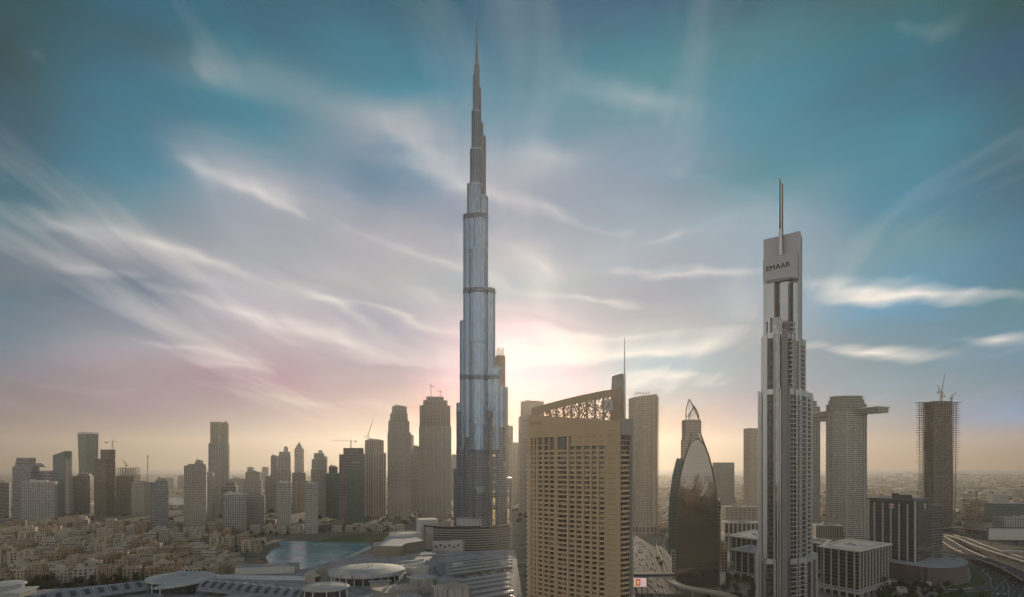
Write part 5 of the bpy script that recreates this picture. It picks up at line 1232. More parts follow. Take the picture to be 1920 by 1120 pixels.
def vault(p0, p1, r, name='barrel_vault', n=11, arc=(8, 172), glass=.48, mt='vault'):
    (x0, y0, z0), (x1, y1, z1) = p0, p1; a = Vector((x0, y0)); c = Vector((x1, y1)); d = (c - a); l = d.length; d /= l; nn = Vector((d.y, -d.x))
    b = MB(); ns = 14
    def pt(t, th, rr): p = a + d*(l*t) + nn*(rr*math.cos(th)); return (p.x, p.y, z0 + (z1-z0)*t + rr*math.sin(th)*.9)
    th = [R(arc[0] + (arc[1]-arc[0])*i/ns) for i in range(ns + 1)]
    for i in range(ns):
        for k in range(n * 2): b.face([pt(k/(2*n), th[i], r), pt(k/(2*n), th[i+1], r), pt((k+1)/(2*n), th[i+1], r), pt((k+1)/(2*n), th[i], r)][::-1], None, 0, True)
    for t in (0, 1): b.face([pt(t, x, r) for x in (th if t else th[::-1])])
    o = b.build(name, M[mt], mall)
    rb = MB()
    for k in range(n + 1):
        L = [pt((k + .02)/(n+.04), x, r + .25) for x in th]
        for u, v in zip(L, L[1:]): rb.bar(u, v, .45)
    rb.build('vault_ribs', M['disc'], o)
    for k in range(n):
        s = MB(); t0, t1 = (k + .5 - glass/2)/n, (k + .5 + glass/2)/n
        tt = [R(30 + 62*i/6) for i in range(7)]
        for u, v in zip(tt, tt[1:]): s.face([pt(t0, u, r+.14), pt(t0, v, r+.14), pt(t1, v, r+.14), pt(t1, u, r+.14)][::-1])
        for t_ in (t0, t1):
            L = [pt(t_, x, r + .16) for x in tt]
            for u, v in zip(L, L[1:]): s.bar(u, v, .22, 1)
        s.build('skylight', [M['skyl'], M['disc']], o)
vault((*q(5, D=498), ZR + 2), (*q(290, D=585), ZR + 2), 9.0, n=11)
vault((*q(388, D=575), ZR + 2), (*q(575, D=530), ZR + 2), 10.5, n=11)
vault((*q(600, D=485), ZR + 1), (*q(700, D=512), ZR + 1), 10, name='glass_vault', n=8, glass=.9)
# sawtooth strip and long grey roofs beyond the vault
b = MB(); a, c = Vector(q(395, D=650)), Vector(q(575, D=640)); d = c - a; rz = math.atan2(d.y, d.x)
for k in range(42):
    p_ = a + d*((k+.5)/42); b.box(p_.x, p_.y, ZR, d.length/42*.55, 9, 2.6, rz + .15)
b.box(((a+c)/2).x, ((a+c)/2).y, ZR - .5, d.length, 9.5, 1.3, rz); b.build('sawtooth_roof', M['white'], mall)
b = MB(); a, c = Vector(q(445, D=676)), Vector(q(560, D=690)); d = c - a; rz = math.atan2(d.y, d.x); b.box(((a+c)/2).x, ((a+c)/2).y, ZR - 8, d.length, 16, 16.5, rz); b.box(((a+c)/2).x, ((a+c)/2).y - 9, ZR - 3, d.length*.96, 2, 10, rz, 1); b.build('promenade_wing', [M['mallroof'], M['pale']], mall)
# crescent canopy
b = MB(); c0 = q(690, D=655)
for (rr, rw, a0, a1) in ((52, 11, R(150), R(222)),):
    n = 22
    for i in range(n):
        t0, t1 = a0 + (a1-a0)*i/n, a0 + (a1-a0)*(i+1)/n
        w0, w1 = rw*(.55 + .45*math.sin(math.pi*i/n)), rw*(.55 + .45*math.sin(math.pi*(i+1)/n))
        f = lambda r_, t, z: (c0[0] + r_*math.cos(t), c0[1] + r_*.92*math.sin(t), z)
        b.face([f(rr, t0, 27.5), f(rr+w0, t0, 25.5), f(rr+w1, t1, 25.5), f(rr, t1, 27.5)], None, 0, True)
        b.face([f(rr+w0, t0, 25.5), f(rr+w0, t0, ZR), f(rr+w1, t1, ZR), f(rr+w1, t1, 25.5)]); b.face([f(rr, t1, 27.5), f(rr, t1, ZR), f(rr, t0, ZR), f(rr, t0, 27.5)])
b.build('crescent_canopy', M['tan_roof'], mall)
# ring drum with white machines
D = DG(1062, 28); cx, cy = q(783, D=D); r = S(21, D)
b = MB(); b.lathe(cx, cy, [(r, ZR), (r, 28), (r - 1.2, 28), (r - 1.2, 24), (0, 24)], 36); b.build('open_drum', M['pale'], mall)
b = MB()
for k in range(8): b.box(cx - 5 + 2.2*(k % 4), cy - 2 + 4*(k//4), 24, 1.6, 3, 2.8, .3)
b.build('cooling_units', M['white'], mall)
def pavilion(px, py, z, size, roofmt, rot=R(40), base=ZR, colonnade=True, sy=None):
    D = DG(py, z); cx, cy = q(px, D=D); sy = sy or size
    b = MB(); b.box(cx, cy, base, size - 3, sy - 3, z - base - 1.4, rot, 0); b.box(cx, cy, z - 1.4, size, sy, 1.4, rot, 1); b.build('pavilion', [M['mallwall'], M[roofmt]], mall)
    if colonnade:
        b = MB()
        for s_ in (-1, 1):
            for k in range(4):
                for (u, v) in ((s_*(size/2 - 1.2), (k/3 - .5)*(sy - 2.4)), ((k/3 - .5)*(size - 2.4), s_*(sy/2 - 1.2))):
                    b.box(cx + u*math.cos(rot) - v*math.sin(rot), cy + u*math.sin(rot) + v*math.cos(rot), base, 1.6, 1.6, z - base - 1.5, rot)
        b.build('pavilion_columns', M['disc'], mall)
    return cx, cy
pavilion(790, 1081, 34, 19, 'disc'); pavilion(846, 1098, 36, 24, 'tan_roof'); pavilion(833, 1085, 31, 20, 'mallroof', colonnade=False); pavilion(768, 1116, 33, 14, 'mallroof', colonnade=False)
cx, cy = pavilion(742, 1103, 29, 34, 'tan_roof', colonnade=False, sy=26)
for k in range(8):
    b = MB(); b.box(cx - 8 + 5.2*(k % 4), cy - 6 + 9*(k//4), 29, 3.2, 1.2, 1.4, R(10)); b.build('roof_vent', M['steel'], mall)
pavilion(712, 1089, 27, 20, 'mallroof', colonnade=False, sy=8, rot=R(20)); pavilion(470, 1117, 30, 40, 'mallroof', colonnade=False, sy=14, rot=R(-6)); pavilion(20, 1106, 25, 30, 'disc', colonnade=False, rot=R(10))
b = MB(); cx, cy = q(10, 1102, 25); b.lathe(cx, cy, [(13, ZR), (14, 27), (16, 28), (15, 29), (0, 30)], 36); b.build('corner_rotunda', M['disc'], mall)
# little roof machines all over the deck
b = MB()
for k in range(320):
    px = random.uniform(380, 830); D = random.uniform(500, 760); x, y = q(px, D=D)
    if PX(x + mx, y + my) < 560 and D > 620: continue
    if D > 640 and px < 740: continue
    b.box(x, y, ZR, random.choice((1.2, 2, 3, 7)), random.uniform(1, 3.2), random.uniform(.8, 2.6), R(40))
tag(b.build('roof_machines', M['steel'], mall), kind='stuff')
b = MB()
for k in range(26): 
    px = random.uniform(740, 960); D = random.uniform(720, 850); x, y = q(px, D=D); b.box(x, y, ZR, random.uniform(12, 40), random.uniform(1, 3), random.uniform(.6, 1.4), R(random.choice((2, 40))))
tag(b.build('roof_ducts', M['roofgrey'], mall), kind='stuff')

# dark brown hall with a plaza roof between the lake and the skyscraper
r = thing('terrace_hall', 'dark brown flat-roofed hall with a raised round terrace beside the lake bridge', 'hall', (X(720, 815), 815, 0))
q2 = lambda px, D: (X(px, D) - r.location.x, D - r.location.y)
b = MB(); b.prism(ccw([q2(699, 805), q2(752, 800), q2(762, 830), q2(795, 860), q2(770, 930), q2(727, 920), q2(718, 850), q2(700, 840)]), 0, 33, 0, 1); b.build('wall', [plain('brown_render', (.20,.17,.13), .9), M['roofgrey']], r)
b = MB(); c0 = q2(758, 930); b.lathe(c0[0], c0[1], [(22, 0), (22, 36), (21, 37), (20.5, 36), (0, 35.5)], 36); b.build('round_terrace', M['pale'], r)
r = thing('lake_bridge', 'low arched stone bridge running along the lake edge', 'bridge', (*G(655, 1049), 0))
a, c = Vector(G(628, 1066)), Vector(G(698, 1033)); d = c - a; rz = math.atan2(d.y, d.x); m_ = (a + c)/2 - Vector(r.location.xy)
b = MB(); b.box(m_.x, m_.y, 5, d.length, 8, 1.2, rz); b.build('deck', M['white'], r)
b = MB()
for k in range(12): p_ = m_ + d*((k+.5)/12-.5); b.box(p_.x, p_.y, 0, 1.6, 7, 5, rz)
b.build('piers', M['pale'], r)
b = MB()
for s_ in (-1, 1): p_ = m_ + Vector((-math.sin(rz), math.cos(rz)))*4*s_; b.box(p_.x, p_.y, 6.2, d.length, .4, 1.1, rz)
b.build('parapet', M['pale'], r)

# rooftop car park with shade canopies
cp = thing('rooftop_car_park', 'rooftop car park with long parallel grey shade canopies beside the golden hotel', 'car park', (X(920, 640), 640, 0))
U = Vector((math.cos(R(41)), math.sin(R(41)))); V = Vector((-U.y, U.x))
cpc = Vector((X(905, 660), 660))
rel = lambda p: (p.x - cp.location.x, p.y - cp.location.y)
P = [cpc + U*u + V*v for u, v in ((-75, -95), (95, -95), (95, 62), (-75, 62))]
P = [p for p in P]
lim = lambda p: Vector((min(p.x, 2 + max(0, p.y - 560)*.02), p.y))
b = MB(); b.prism(ccw([rel(Vector(v)) for v in ((X(812, 700), 700), (X(850, 640), 600), (X(845, 520), 520), (0, 470), (6, 560), (6, 760), (X(900, 775), 775))]), ZR + .1, ZR + 3.6); b.build('deck', M['asphalt'] if False else plain('car_park_deck', (.22,.22,.22), .9), cp)
ZD = ZR + 3.6
car_rows = []
for k in range(-6, 7):
    v = k * 17.5
    for (u0, u1) in ((-95, 110),):
        # clip each canopy to the deck
        us = [u for u in range(u0, u1, 3) if (lambda p: p.x < 0 and p.y < 765 and PX(p.x, p.y) > 836 + max(0, (610 - p.y))*.15 and p.y > 480)(cpc + U*u + V*v)]
        if len(us) < 6: continue
        a, c = cpc + U*us[0] + V*v, cpc + U*us[-1] + V*v; m_ = (a + c)/2; x, y = rel(m_)
        if k in (-1,) : 
            car_rows.append((a, c)); continue
        b = MB(); b.box(x, y, ZD + 3.0, (c - a).length, 8.5, .5, R(41)); n = max(2, int((c-a).length/12))
        for i in range(n + 1): p_ = a + (c - a)*(i/n); xx, yy = rel(p_); b.box(xx, yy, ZD, .5, .5, 3.0, R(41))
        b.build('shade_canopy', M['roofgrey'], cp)
        car_rows.append((a - V*7.2, c - V*7.2))
for (px, D) in ((858, 690), (945, 700)):
    b = MB(); x, y = rel(Vector((X(px, D), D))); b.box(x, y, ZD, 9, 7, 5, R(41)); b.box(x, y, ZD + 5, 10, 8, .5, R(41)); b.build('stair_hut', M['pale'], cp)

# ------------------------------------------------------------------ old town houses
SAND = [plain('sand_render', (.38,.30,.205), .9, var=.2, scale=.12), plain('cream_render', (.46,.38,.27), .9, var=.12, scale=.12), plain('ochre_render', (.30,.215,.13), .9, var=.14, scale=.12), plain('pale_sand_render', (.46,.41,.335), .9, var=.12, scale=.12)]
FA['old'] = [facade('house_facade_' + w, c, (.025,.02,.017), bay, 3.6, .50, .56, var=.4, curtains=.04, stripe=st_) for w, c, bay, st_ in (('sand', (.38,.30,.205), 3.4, None), ('cream', (.46,.38,.27), 3.8, 3), ('ochre', (.30,.215,.13), 3.2, 4), ('pale', (.46,.41,.335), 3.6, None))]
tones = ['sand coloured', 'cream', 'ochre', 'pale stone']
wmesh = []
for arch_ in (False, True):
    b = MB(); w, h = .85, 1.15
    pts = [(-w, -h), (w, -h)] + ([(w, h*.4), (w*.7, h*.85), (0, h*1.1), (-w*.7, h*.85), (-w, h*.4)] if arch_ else [(w, h), (-w, h)])
    o2 = [(x*1.3, y*1.22) for x, y in pts]; n = len(pts)
    for i in range(n):
        j = (i+1) % n
        b.face([(o2[i][0], -.28, o2[i][1]), (o2[j][0], -.28, o2[j][1]), (pts[j][0], -.28, pts[j][1]), (pts[i][0], -.28, pts[i][1])], None, 0)
        b.face([(pts[i][0], -.28, pts[i][1]), (pts[j][0], -.28, pts[j][1]), (pts[j][0], -.03, pts[j][1]), (pts[i][0], -.03, pts[i][1])], None, 0)
        b.face([(o2[j][0], -.28, o2[j][1]), (o2[i][0], -.28, o2[i][1]), (o2[i][0], .05, o2[i][1]), (o2[j][0], .05, o2[j][1])], None, 0)
    b.face([(x, -.03, y) for x, y in pts], None, 1)
    o = b.build('window', [SAND[1], M['glassd']]); wmesh.append(o.data); bpy.data.objects.remove(o)
def in_poly(x, y, P):
    c = False
    for i in range(len(P)):
        (x0, y0), (x1, y1) = P[i-1], P[i]
        if (y0 > y) != (y1 > y) and x < (x1-x0)*(y-y0)/(y1-y0) + x0: c = not c
    return c
OBST = [(X(299,1236),1250,24), (X(366,1275),1295,32), (X(475,1375),1395,32), (X(532,1290),1305,24), (X(584,1245),1260,20), (X(440,1300),1320,36)]
MALLP = [(p[0] + mx, p[1] + my) for p in P] if False else None
hrnd = random.Random(21); NW = [0]
def house(x, y, w, d, fl, rot, tone, near, rank):
    kinds = []
    H = fl * 3.6 + 1.0
    r = thing('townhouse', '', 'house', (x, y, 0), rot, 'old town houses')
    b = MB(); mt = SAND[tone] if near else FA['old'][tone]
    blocks = [(0, 0, w, d, H)]
    tower_ = hrnd.random() < .45; step = hrnd.random() < .6; dome = hrnd.random() < .16
    if step: s_ = hrnd.choice((-1, 1)); blocks.append((s_*(w/2 + w*.18), hrnd.uniform(-.15, .25)*d, w*.42, d*.75, H - 3.6*hrnd.choice((1, 1, 2))))
    if tower_: blocks.append((hrnd.uniform(-.3, .3)*w, hrnd.uniform(0, .25)*d, w*.3, d*.35, H + 3.4))
    for (bx, by, bw, bd_, bh) in blocks:
        b.prism(rect(bx, by, bw, bd_), 0 if bh <= H else H, bh, 0, 1)
        for k in range(4):
            P_ = rect(bx, by, bw, bd_); a, c = P_[k], P_[(k+1) % 4]; mxx, myy = (a[0]+c[0])/2, (a[1]+c[1])/2; L = math.hypot(c[0]-a[0], c[1]-a[1]); an = math.atan2(c[1]-a[1], c[0]-a[0])
            b.box(mxx*.995 + bx*.005, myy*.995 + by*.005, bh - .05, L + .35, .35, 1.0, an, 2)
    b.build('wall', [mt, M['roof_sand'], SAND[tone]], r)
    b = MB()
    for k in range(hrnd.randint(2, 5)): b.box(hrnd.uniform(-.38, .38)*w, hrnd.uniform(-.35, .35)*d, H - .02, hrnd.uniform(1, 3.5), hrnd.uniform(1, 3), hrnd.uniform(1, 2.6), 0, 0)
    b.build('roof_boxes', SAND[hrnd.choice((tone, 3))], r)
    if dome:
        b = MB(); rr = min(w, d)*.2; b.lathe(0, -d*.15, [(rr, H), (rr, H + 1.2)] + [(rr*math.cos(R(t)), H + 1.2 + rr*.8*math.sin(R(t))) for t in range(0, 91, 18)], 16); b.build('dome', SAND[tone], r)
    if near:
        nw = max(3, int(w / 4.2)); skip = hrnd.randint(0, nw - 1); wins = []
        for f_ in range(fl):
            for i in range(nw):
                if hrnd.random() < .12: continue
                wins.append(((i + .5)/nw*w - w/2, -d/2, f_*3.6 + 2.3, 0))
        nd = max(2, int(d / 5)); sx = 1 if x < -150 else -1
        for f_ in range(fl):
            for i in range(nd):
                if hrnd.random() < .2: continue
                wins.append((sx*w/2, (i + .5)/nd*d - d/2, f_*3.6 + 2.3, R(90)*sx))
        if step:
            bx, by, bw, bd_, bh = blocks[1]
            for f_ in range(int(bh/3.6)):
                for i in range(2): wins.append((bx + (i - .5)*bw*.45, by - bd_/2, f_*3.6 + 2.3, 0))
        ar_ = hrnd.random() < .4
        for (wx, wy, wz, wr) in wins:
            o = bpy.data.objects.new('window', wmesh[1 if (ar_ and wz > 3.6*(fl-1)) else 0]); C.objects.link(o); o.parent = r
            o.location = (wx, wy, wz); o.rotation_euler = (0, 0, wr); NW[0] += 1
            k = hrnd.choice((.85, 1, 1, 1.35)); o.scale = (k, 1, hrnd.choice((.9, 1, 1)))
    desc = f"{tones[tone]} {('two','three','four','five','six')[fl-2]} storey house"
    ex = []
    if dome: ex.append('dome')
    if tower_: ex.append('turret')
    if step: ex.append('side wing')
    if not ex: ex.append('plain flat roof')
    lab = desc + ' with ' + (ex[0] if len(ex) == 1 else ex[0] + ' and ' + ex[1]) + ','
    r['label'] = lab + ' ' + rank
    return r
M['roof_sand'] = plain('sandy_flat_roof', (.34,.28,.205), .95, var=.25, scale=.15)
rows = [(738,-40,470,'front row of old town',True),(775,-20,440,'second row of old town',True),(822,0,500,'middle of old town',False),
        (872,-20,460,'middle of old town',False),(925,-10,440,'middle of old town',False),(985,-30,480,'deep in old town',False),(1055,-20,470,'back rows of old town',False),
        (1130,-20,430,'back rows of old town',False),(1215,-30,400,'rear edge of old town',False),(1330,-10,360,'rear edge of old town',False)]
HOUSES = []
for ri, (D, a0, a1, rk, near) in enumerate(rows):
    x = X(a0, D); xe = X(a1, D)
    while x < xe:
        w = hrnd.uniform(15, 25); d = hrnd.uniform(13, 18); fl = hrnd.choice((3, 4, 4, 5)) if ri else hrnd.choice((3, 4, 4))
        if ri > 5: fl = hrnd.choice((3, 4, 4, 5, 6))
        y = D + 12 * math.sin(x * .012 + ri) + hrnd.uniform(-6, 6)
        xx = x + w / 2
        ok = not in_poly(xx, y, LAKE) and not in_poly(xx, y - 20, LAKE) and not in_poly(xx + 14, y - 10, LAKE) and all(math.hypot(xx - ox, y - oy) > rr + 12 for ox, oy, rr in OBST) and hrnd.random() > .06
        if ok: HOUSES.append((xx, y, w)); house(xx, y, w, d, fl, R(hrnd.choice((-12, -6, 8, 14, 22))), hrnd.choices((0, 1, 2, 3), (4, 4, 2, 3))[0], near, rk)
        x += w + hrnd.choice((1.5, 2, 4, 9))
for (px, D, n) in ((652, 1290, 3), (690, 1300, 2), (500, 1260, 4), (552, 1270, 3), (320, 1215, 2), (420, 1240, 2), (720, 1310, 3)):
    for k in range(n):
        house(X(px, D) + 26*k - 20, D + hrnd.uniform(-8, 8), 19, 15, hrnd.choice((3, 4)), R(8), 3, False, 'terrace beyond the lake')
# ------------------------------------------------------------------ roads, flyovers, lawns
def ribbon(name, pts, width, mt, thick=.0, label=None, cat=None, rails=None, lanes=0, kind='structure', pier=None, group=None):
    """a road along pts (x, y, z); thick > 0 makes it a raised deck with parapets and piers"""
    # resample with Catmull-Rom
    Pt = [Vector(p) for p in pts]; Q = [Pt[0]*2 - Pt[1]] + Pt + [Pt[-1]*2 - Pt[-2]]; L = []
    for i in range(1, len(Q) - 2):
        for k in range(8):
            t = k/8; a, b_, c, d = Q[i-1], Q[i], Q[i+1], Q[i+2]
            L.append(.5*((2*b_) + (c-a)*t + (2*a-5*b_+4*c-d)*t*t + (3*b_-a-3*c+d)*t*t*t))
    L.append(Pt[-1])
    N = []
    for i in range(len(L)):
        d = (L[min(i+1, len(L)-1)] - L[max(i-1, 0)]); d.z = 0; d.normalize(); N.append(Vector((d.y, -d.x, 0)))
    o0 = L[len(L)//2].copy(); o0.z = 0
    def lane(b, off0, off1, dz0, dz1, m=0, both=True):
        for i in range(len(L) - 1):
            A, B = L[i] - o0, L[i+1] - o0
            p = [A + N[i]*off0, A + N[i]*off1, B + N[i+1]*off1, B + N[i+1]*off0]
            if thick or dz1 - dz0 > .2:
                lo = [(v.x, v.y, v.z + dz0) for v in p]; hi = [(v.x, v.y, v.z + dz1) for v in p]
                b.face(hi, None, m); b.face(lo[::-1], None, m)
                for k in range(4): b.face([lo[k], lo[(k+1) % 4], hi[(k+1) % 4], hi[k]], None, m)
            else: b.face([(v.x, v.y, v.z + dz1) for v in p], None, m)
    h = width/2; b = MB()
    lane(b, -h, h, -thick, 0.0)
    if not thick:
        o = b.build(name, mt); o.location = o0; tag(o, label, cat, group, kind)
        if lanes:
            b = MB()
            for k in range(lanes + 1):
                off = -h + .6 + (width - 1.2)*k/lanes
                if k in (0, lanes): lane(b, off - .12, off + .12, 0, .03)
                else:
                    for i in range(0, len(L) - 1, 2):
                        A, B = L[i] - o0, L[i+1] - o0; v = [A + N[i]*(off-.12), A + N[i]*(off+.12), B + N[i+1]*(off+.12), B + N[i+1]*(off-.12)]; b.face([(p.x, p.y, p.z + .03) for p in v])
            b.build('lane_markings', M['white'], o)
        return L, N, o
    r = thing(name, label, cat, o0, 0, group); b.build('deck', mt, r)
    b = MB(); lane(b, -h - .1, -h + .45, .002, 1.0); b.build('parapet', M['rail'], r)
    b = MB(); lane(b, h - .45, h + .1, .002, 1.0); b.build('parapet', M['rail'], r)
    if lanes:
        b = MB()
        for k in range(1, lanes):
            off = -h + width*k/lanes
            for i in range(0, len(L) - 1, 2):
                A, B = L[i] - o0, L[i+1] - o0; v = [A + N[i]*(off-.12), A + N[i]*(off+.12), B + N[i+1]*(off+.12), B + N[i+1]*(off-.12)]; b.face([(p.x, p.y, p.z + .03) for p in v])
        b.build('lane_markings', M['white'], r)
    b = MB(); k = 3
    while k < len(L) - 2:
        p = L[k] - o0; b.box(p.x, p.y, 0, 1.8, 1.8, max(.5, p.z - thick), 0); k += pier or 7
    b.build('piers', M['concrete'], r)
    return L, N, r
M['rail'] = plain('parapet_concrete', (.70,.60,.47), .8, var=.08)
g3 = lambda px, py, z=0.0: (*G(px, py, z), z)
gz = lambda px, py, z: (*G(px, py, z), z)
ROADS = {}
ROADS['main'] = ribbon('road', [g3(1196,1160,.12), g3(1196,1110,.12), g3(1197,1070,.12), g3(1194,1035,.12), g3(1184,1008,.12), g3(1160,990,.12)], 17, M['asphalt'], lanes=4)
ROADS['side'] = ribbon('road', [g3(1236,1165,.10), g3(1228,1110,.10), g3(1220,1065,.10), g3(1208,1035,.10), g3(1196,1016,.10), g3(1180,1002,.10)], 22, M['asphalt'], lanes=5)
ROADS['ramp'] = ribbon('flyover_ramp', [gz(1259,1080,8), gz(1254,1062,8), gz(1247,1044,8), gz(1240,1030,7), gz(1238,1018,5), gz(1248,1006,3)], 12, M['asphalt'], 1.4, 'grey flyover ramp climbing past the stepped annex of the arched tower', 'flyover', lanes=2)
ROADS['viaduct'] = ribbon('viaduct', [gz(1249,1082,9), gz(1268,1095,9), gz(1295,1103,9), gz(1325,1108,9), gz(1360,1115,9), gz(1400,1130,9)], 7, M['concrete'], 2.2, 'narrow curving viaduct sweeping round the foot of the arched glass tower', 'viaduct')
ROADS['fly1'] = ribbon('flyover', [gz(1760,1006,5), gz(1778,1016,6), gz(1797,1028,7), gz(1838,1046,7), gz(1888,1065,7), gz(1935,1090,6)], 17, M['asphalt'], 1.6, 'curved motorway flyover with sunlit orange parapets, the nearer of the two', 'flyover', lanes=3)
ROADS['fly2'] = ribbon('flyover', [gz(1778,1003,6), gz(1806,1010,8), gz(1832,1021,9), gz(1872,1035,9), gz(1920,1050,9), gz(1960,1062,9)], 15, M['asphalt'], 1.6, 'curved motorway flyover further out with a bright outer parapet', 'flyover', lanes=3)
ROADS['far1'] = ribbon('road', [g3(1740,1006,.1), g3(1790,1003,.1), g3(1850,1009,.1), g3(1930,1021,.1), g3(1990,1030,.1)], 26, M['asphalt'], lanes=5)
ROADS['far2'] = ribbon('flyover', [gz(1735,992,6), gz(1790,990,8), gz(1850,995,9), gz(1930,1004,9), gz(1990,1010,9)], 16, M['asphalt'], 1.8, 'straight far motorway bridge crossing in front of the billboard', 'flyover', lanes=3)
ROADS['loop'] = ribbon('road', [g3(1770,1030,.12), g3(1812,1046,.12), g3(1848,1066,.12), g3(1872,1090,.12), g3(1874,1118,.12), g3(1850,1150,.12)], 16, M['asphalt'], lanes=3)
ROADS['wide'] = ribbon('road', [g3(1880,1170,.14), g3(1898,1118,.14), g3(1915,1095,.14), g3(1945,1075,.14), g3(1990,1060,.14)], 34, M['asphalt'], lanes=6)
ROADS['bend'] = ribbon('road', [g3(1740,1108,.11), g3(1790,1108,.11), g3(1840,1106,.11), g3(1866,1098,.11)], 9, M['asphalt'], lanes=2)
ROADS['lakeside'] = ribbon('road', [g3(-20,978,.1), g3(200,982,.1), g3(420,990,.1), g3(620,994,.1), g3(780,998,.1)], 12, M['asphalt'], lanes=2)
def lawn(P, z): b = MB(); b.prism(ccw([G(*p) for p in P]), .03, z, 0); tag(b.build('verge_lawn', M['grass']), kind='stuff')
lawn([(1812,1058),(1842,1085),(1838,1098),(1800,1104),(1770,1104),(1818,1092),(1824,1078)], .35)
lawn([(1765,1112),(1850,1110),(1862,1104),(1856,1130),(1780,1140)], .35); lawn([(1806,1034),(1850,1052),(1900,1074),(1880,1080),(1850,1062)], .3)
lawn([(1790,1010),(1836,1030),(1870,1044),(1930,1060),(1930,1052),(1850,1028),(1810,1012)], .3); lawn([(1735,1012),(1770,1010),(1800,1030),(1770,1034),(1735,1026)], .3)
lawn([(1240,1075),(1236,1050),(1226,1032),(1244,1050),(1250,1078)], .3); lawn([(1206,1118),(1203,1060),(1208,1060),(1214,1118)], .25)
sheet('plaza_pavement', [G(1380,1160), G(1660,1160), G(1830,1110), G(1810,1040), G(1560,1020), G(1360,1020), G(1330,1080)], .06, M['paving'])
fb_ = thing('footbridge', 'long enclosed grey footbridge crossing the highway beside the golden hotel', 'bridge', (X(1220, 722), 722, 0))
b = MB(); b.box(0, 0, 8, 58, 5, 4.2, R(3)); b.build('enclosed_walkway', M['roofgrey'], fb_)
b = MB(); b.box(0, 0, 12.2, 59, 6, .5, R(3)); b.build('roof', M['concrete'], fb_)
b = MB()
for x in (-24, -4, 22): b.box(x, x*.05, 0, 2, 3, 8)
b.build('piers', M['concrete'], fb_)
b = MB(); b.box(0, -2.65, 9.2, 56, .12, 1.8, R(3)); b.build('window_band', M['glassd'], fb_)
# lit advertising screen over the road
def screen_mat(name, col, s):
    m, t, p = new_mat(name); p.inputs['Base Color'].default_value = (*col, 1); p.inputs['Emission Color'].default_value = (*col, 1); p.inputs['Emission Strength'].default_value = s; return m
ls = thing('led_screen', 'lit pink and white advertising screen with green and red panels over the highway', 'screen', (X(1198, 640), 640, 0), R(-4))
w = S(28, 640); z0 = Z(1100.5, 640); h = Z(1084, 640) - z0
b = MB(); b.box(0, .5, z0 - .4, w + .8, .8, h + .8); b.build('frame', M['dark'], ls)
def panel(name, u0, u1, v0, v1, mt, off): b = MB(); b.box(-w/2 + w*(u0+u1)/2, off, z0 + h*v0, w*(u1-u0), .06, h*(v1-v0)); return b.build(name, mt, ls)
panel('display', 0, 1, 0, 1, screen_mat('screen_pink', (.75,.52,.5), .4), .02); panel('green_picture', .0, .19, .08, .82, screen_mat('screen_green', (.16,.42,.05), .35), -.08)
panel('red_picture', .29, .6, .1, .9, screen_mat('screen_red', (.6,.10,.03), .4), -.08); b = MB(); b.face([(-w/2 + w*(.45 + .085*math.cos(t)), -.17, z0 + h*(.52 + .24*math.sin(t))) for t in [2*math.pi*k/14 for k in range(14)]]); b.build('bright_figure', screen_mat('screen_cream', (.75,.42,.22), .4), ls)
b = MB(); b.box(-3, .6, 0, 1, 1, z0); b.box(3, .6, 0, 1, 1, z0); b.build('post', M['dark'], ls)

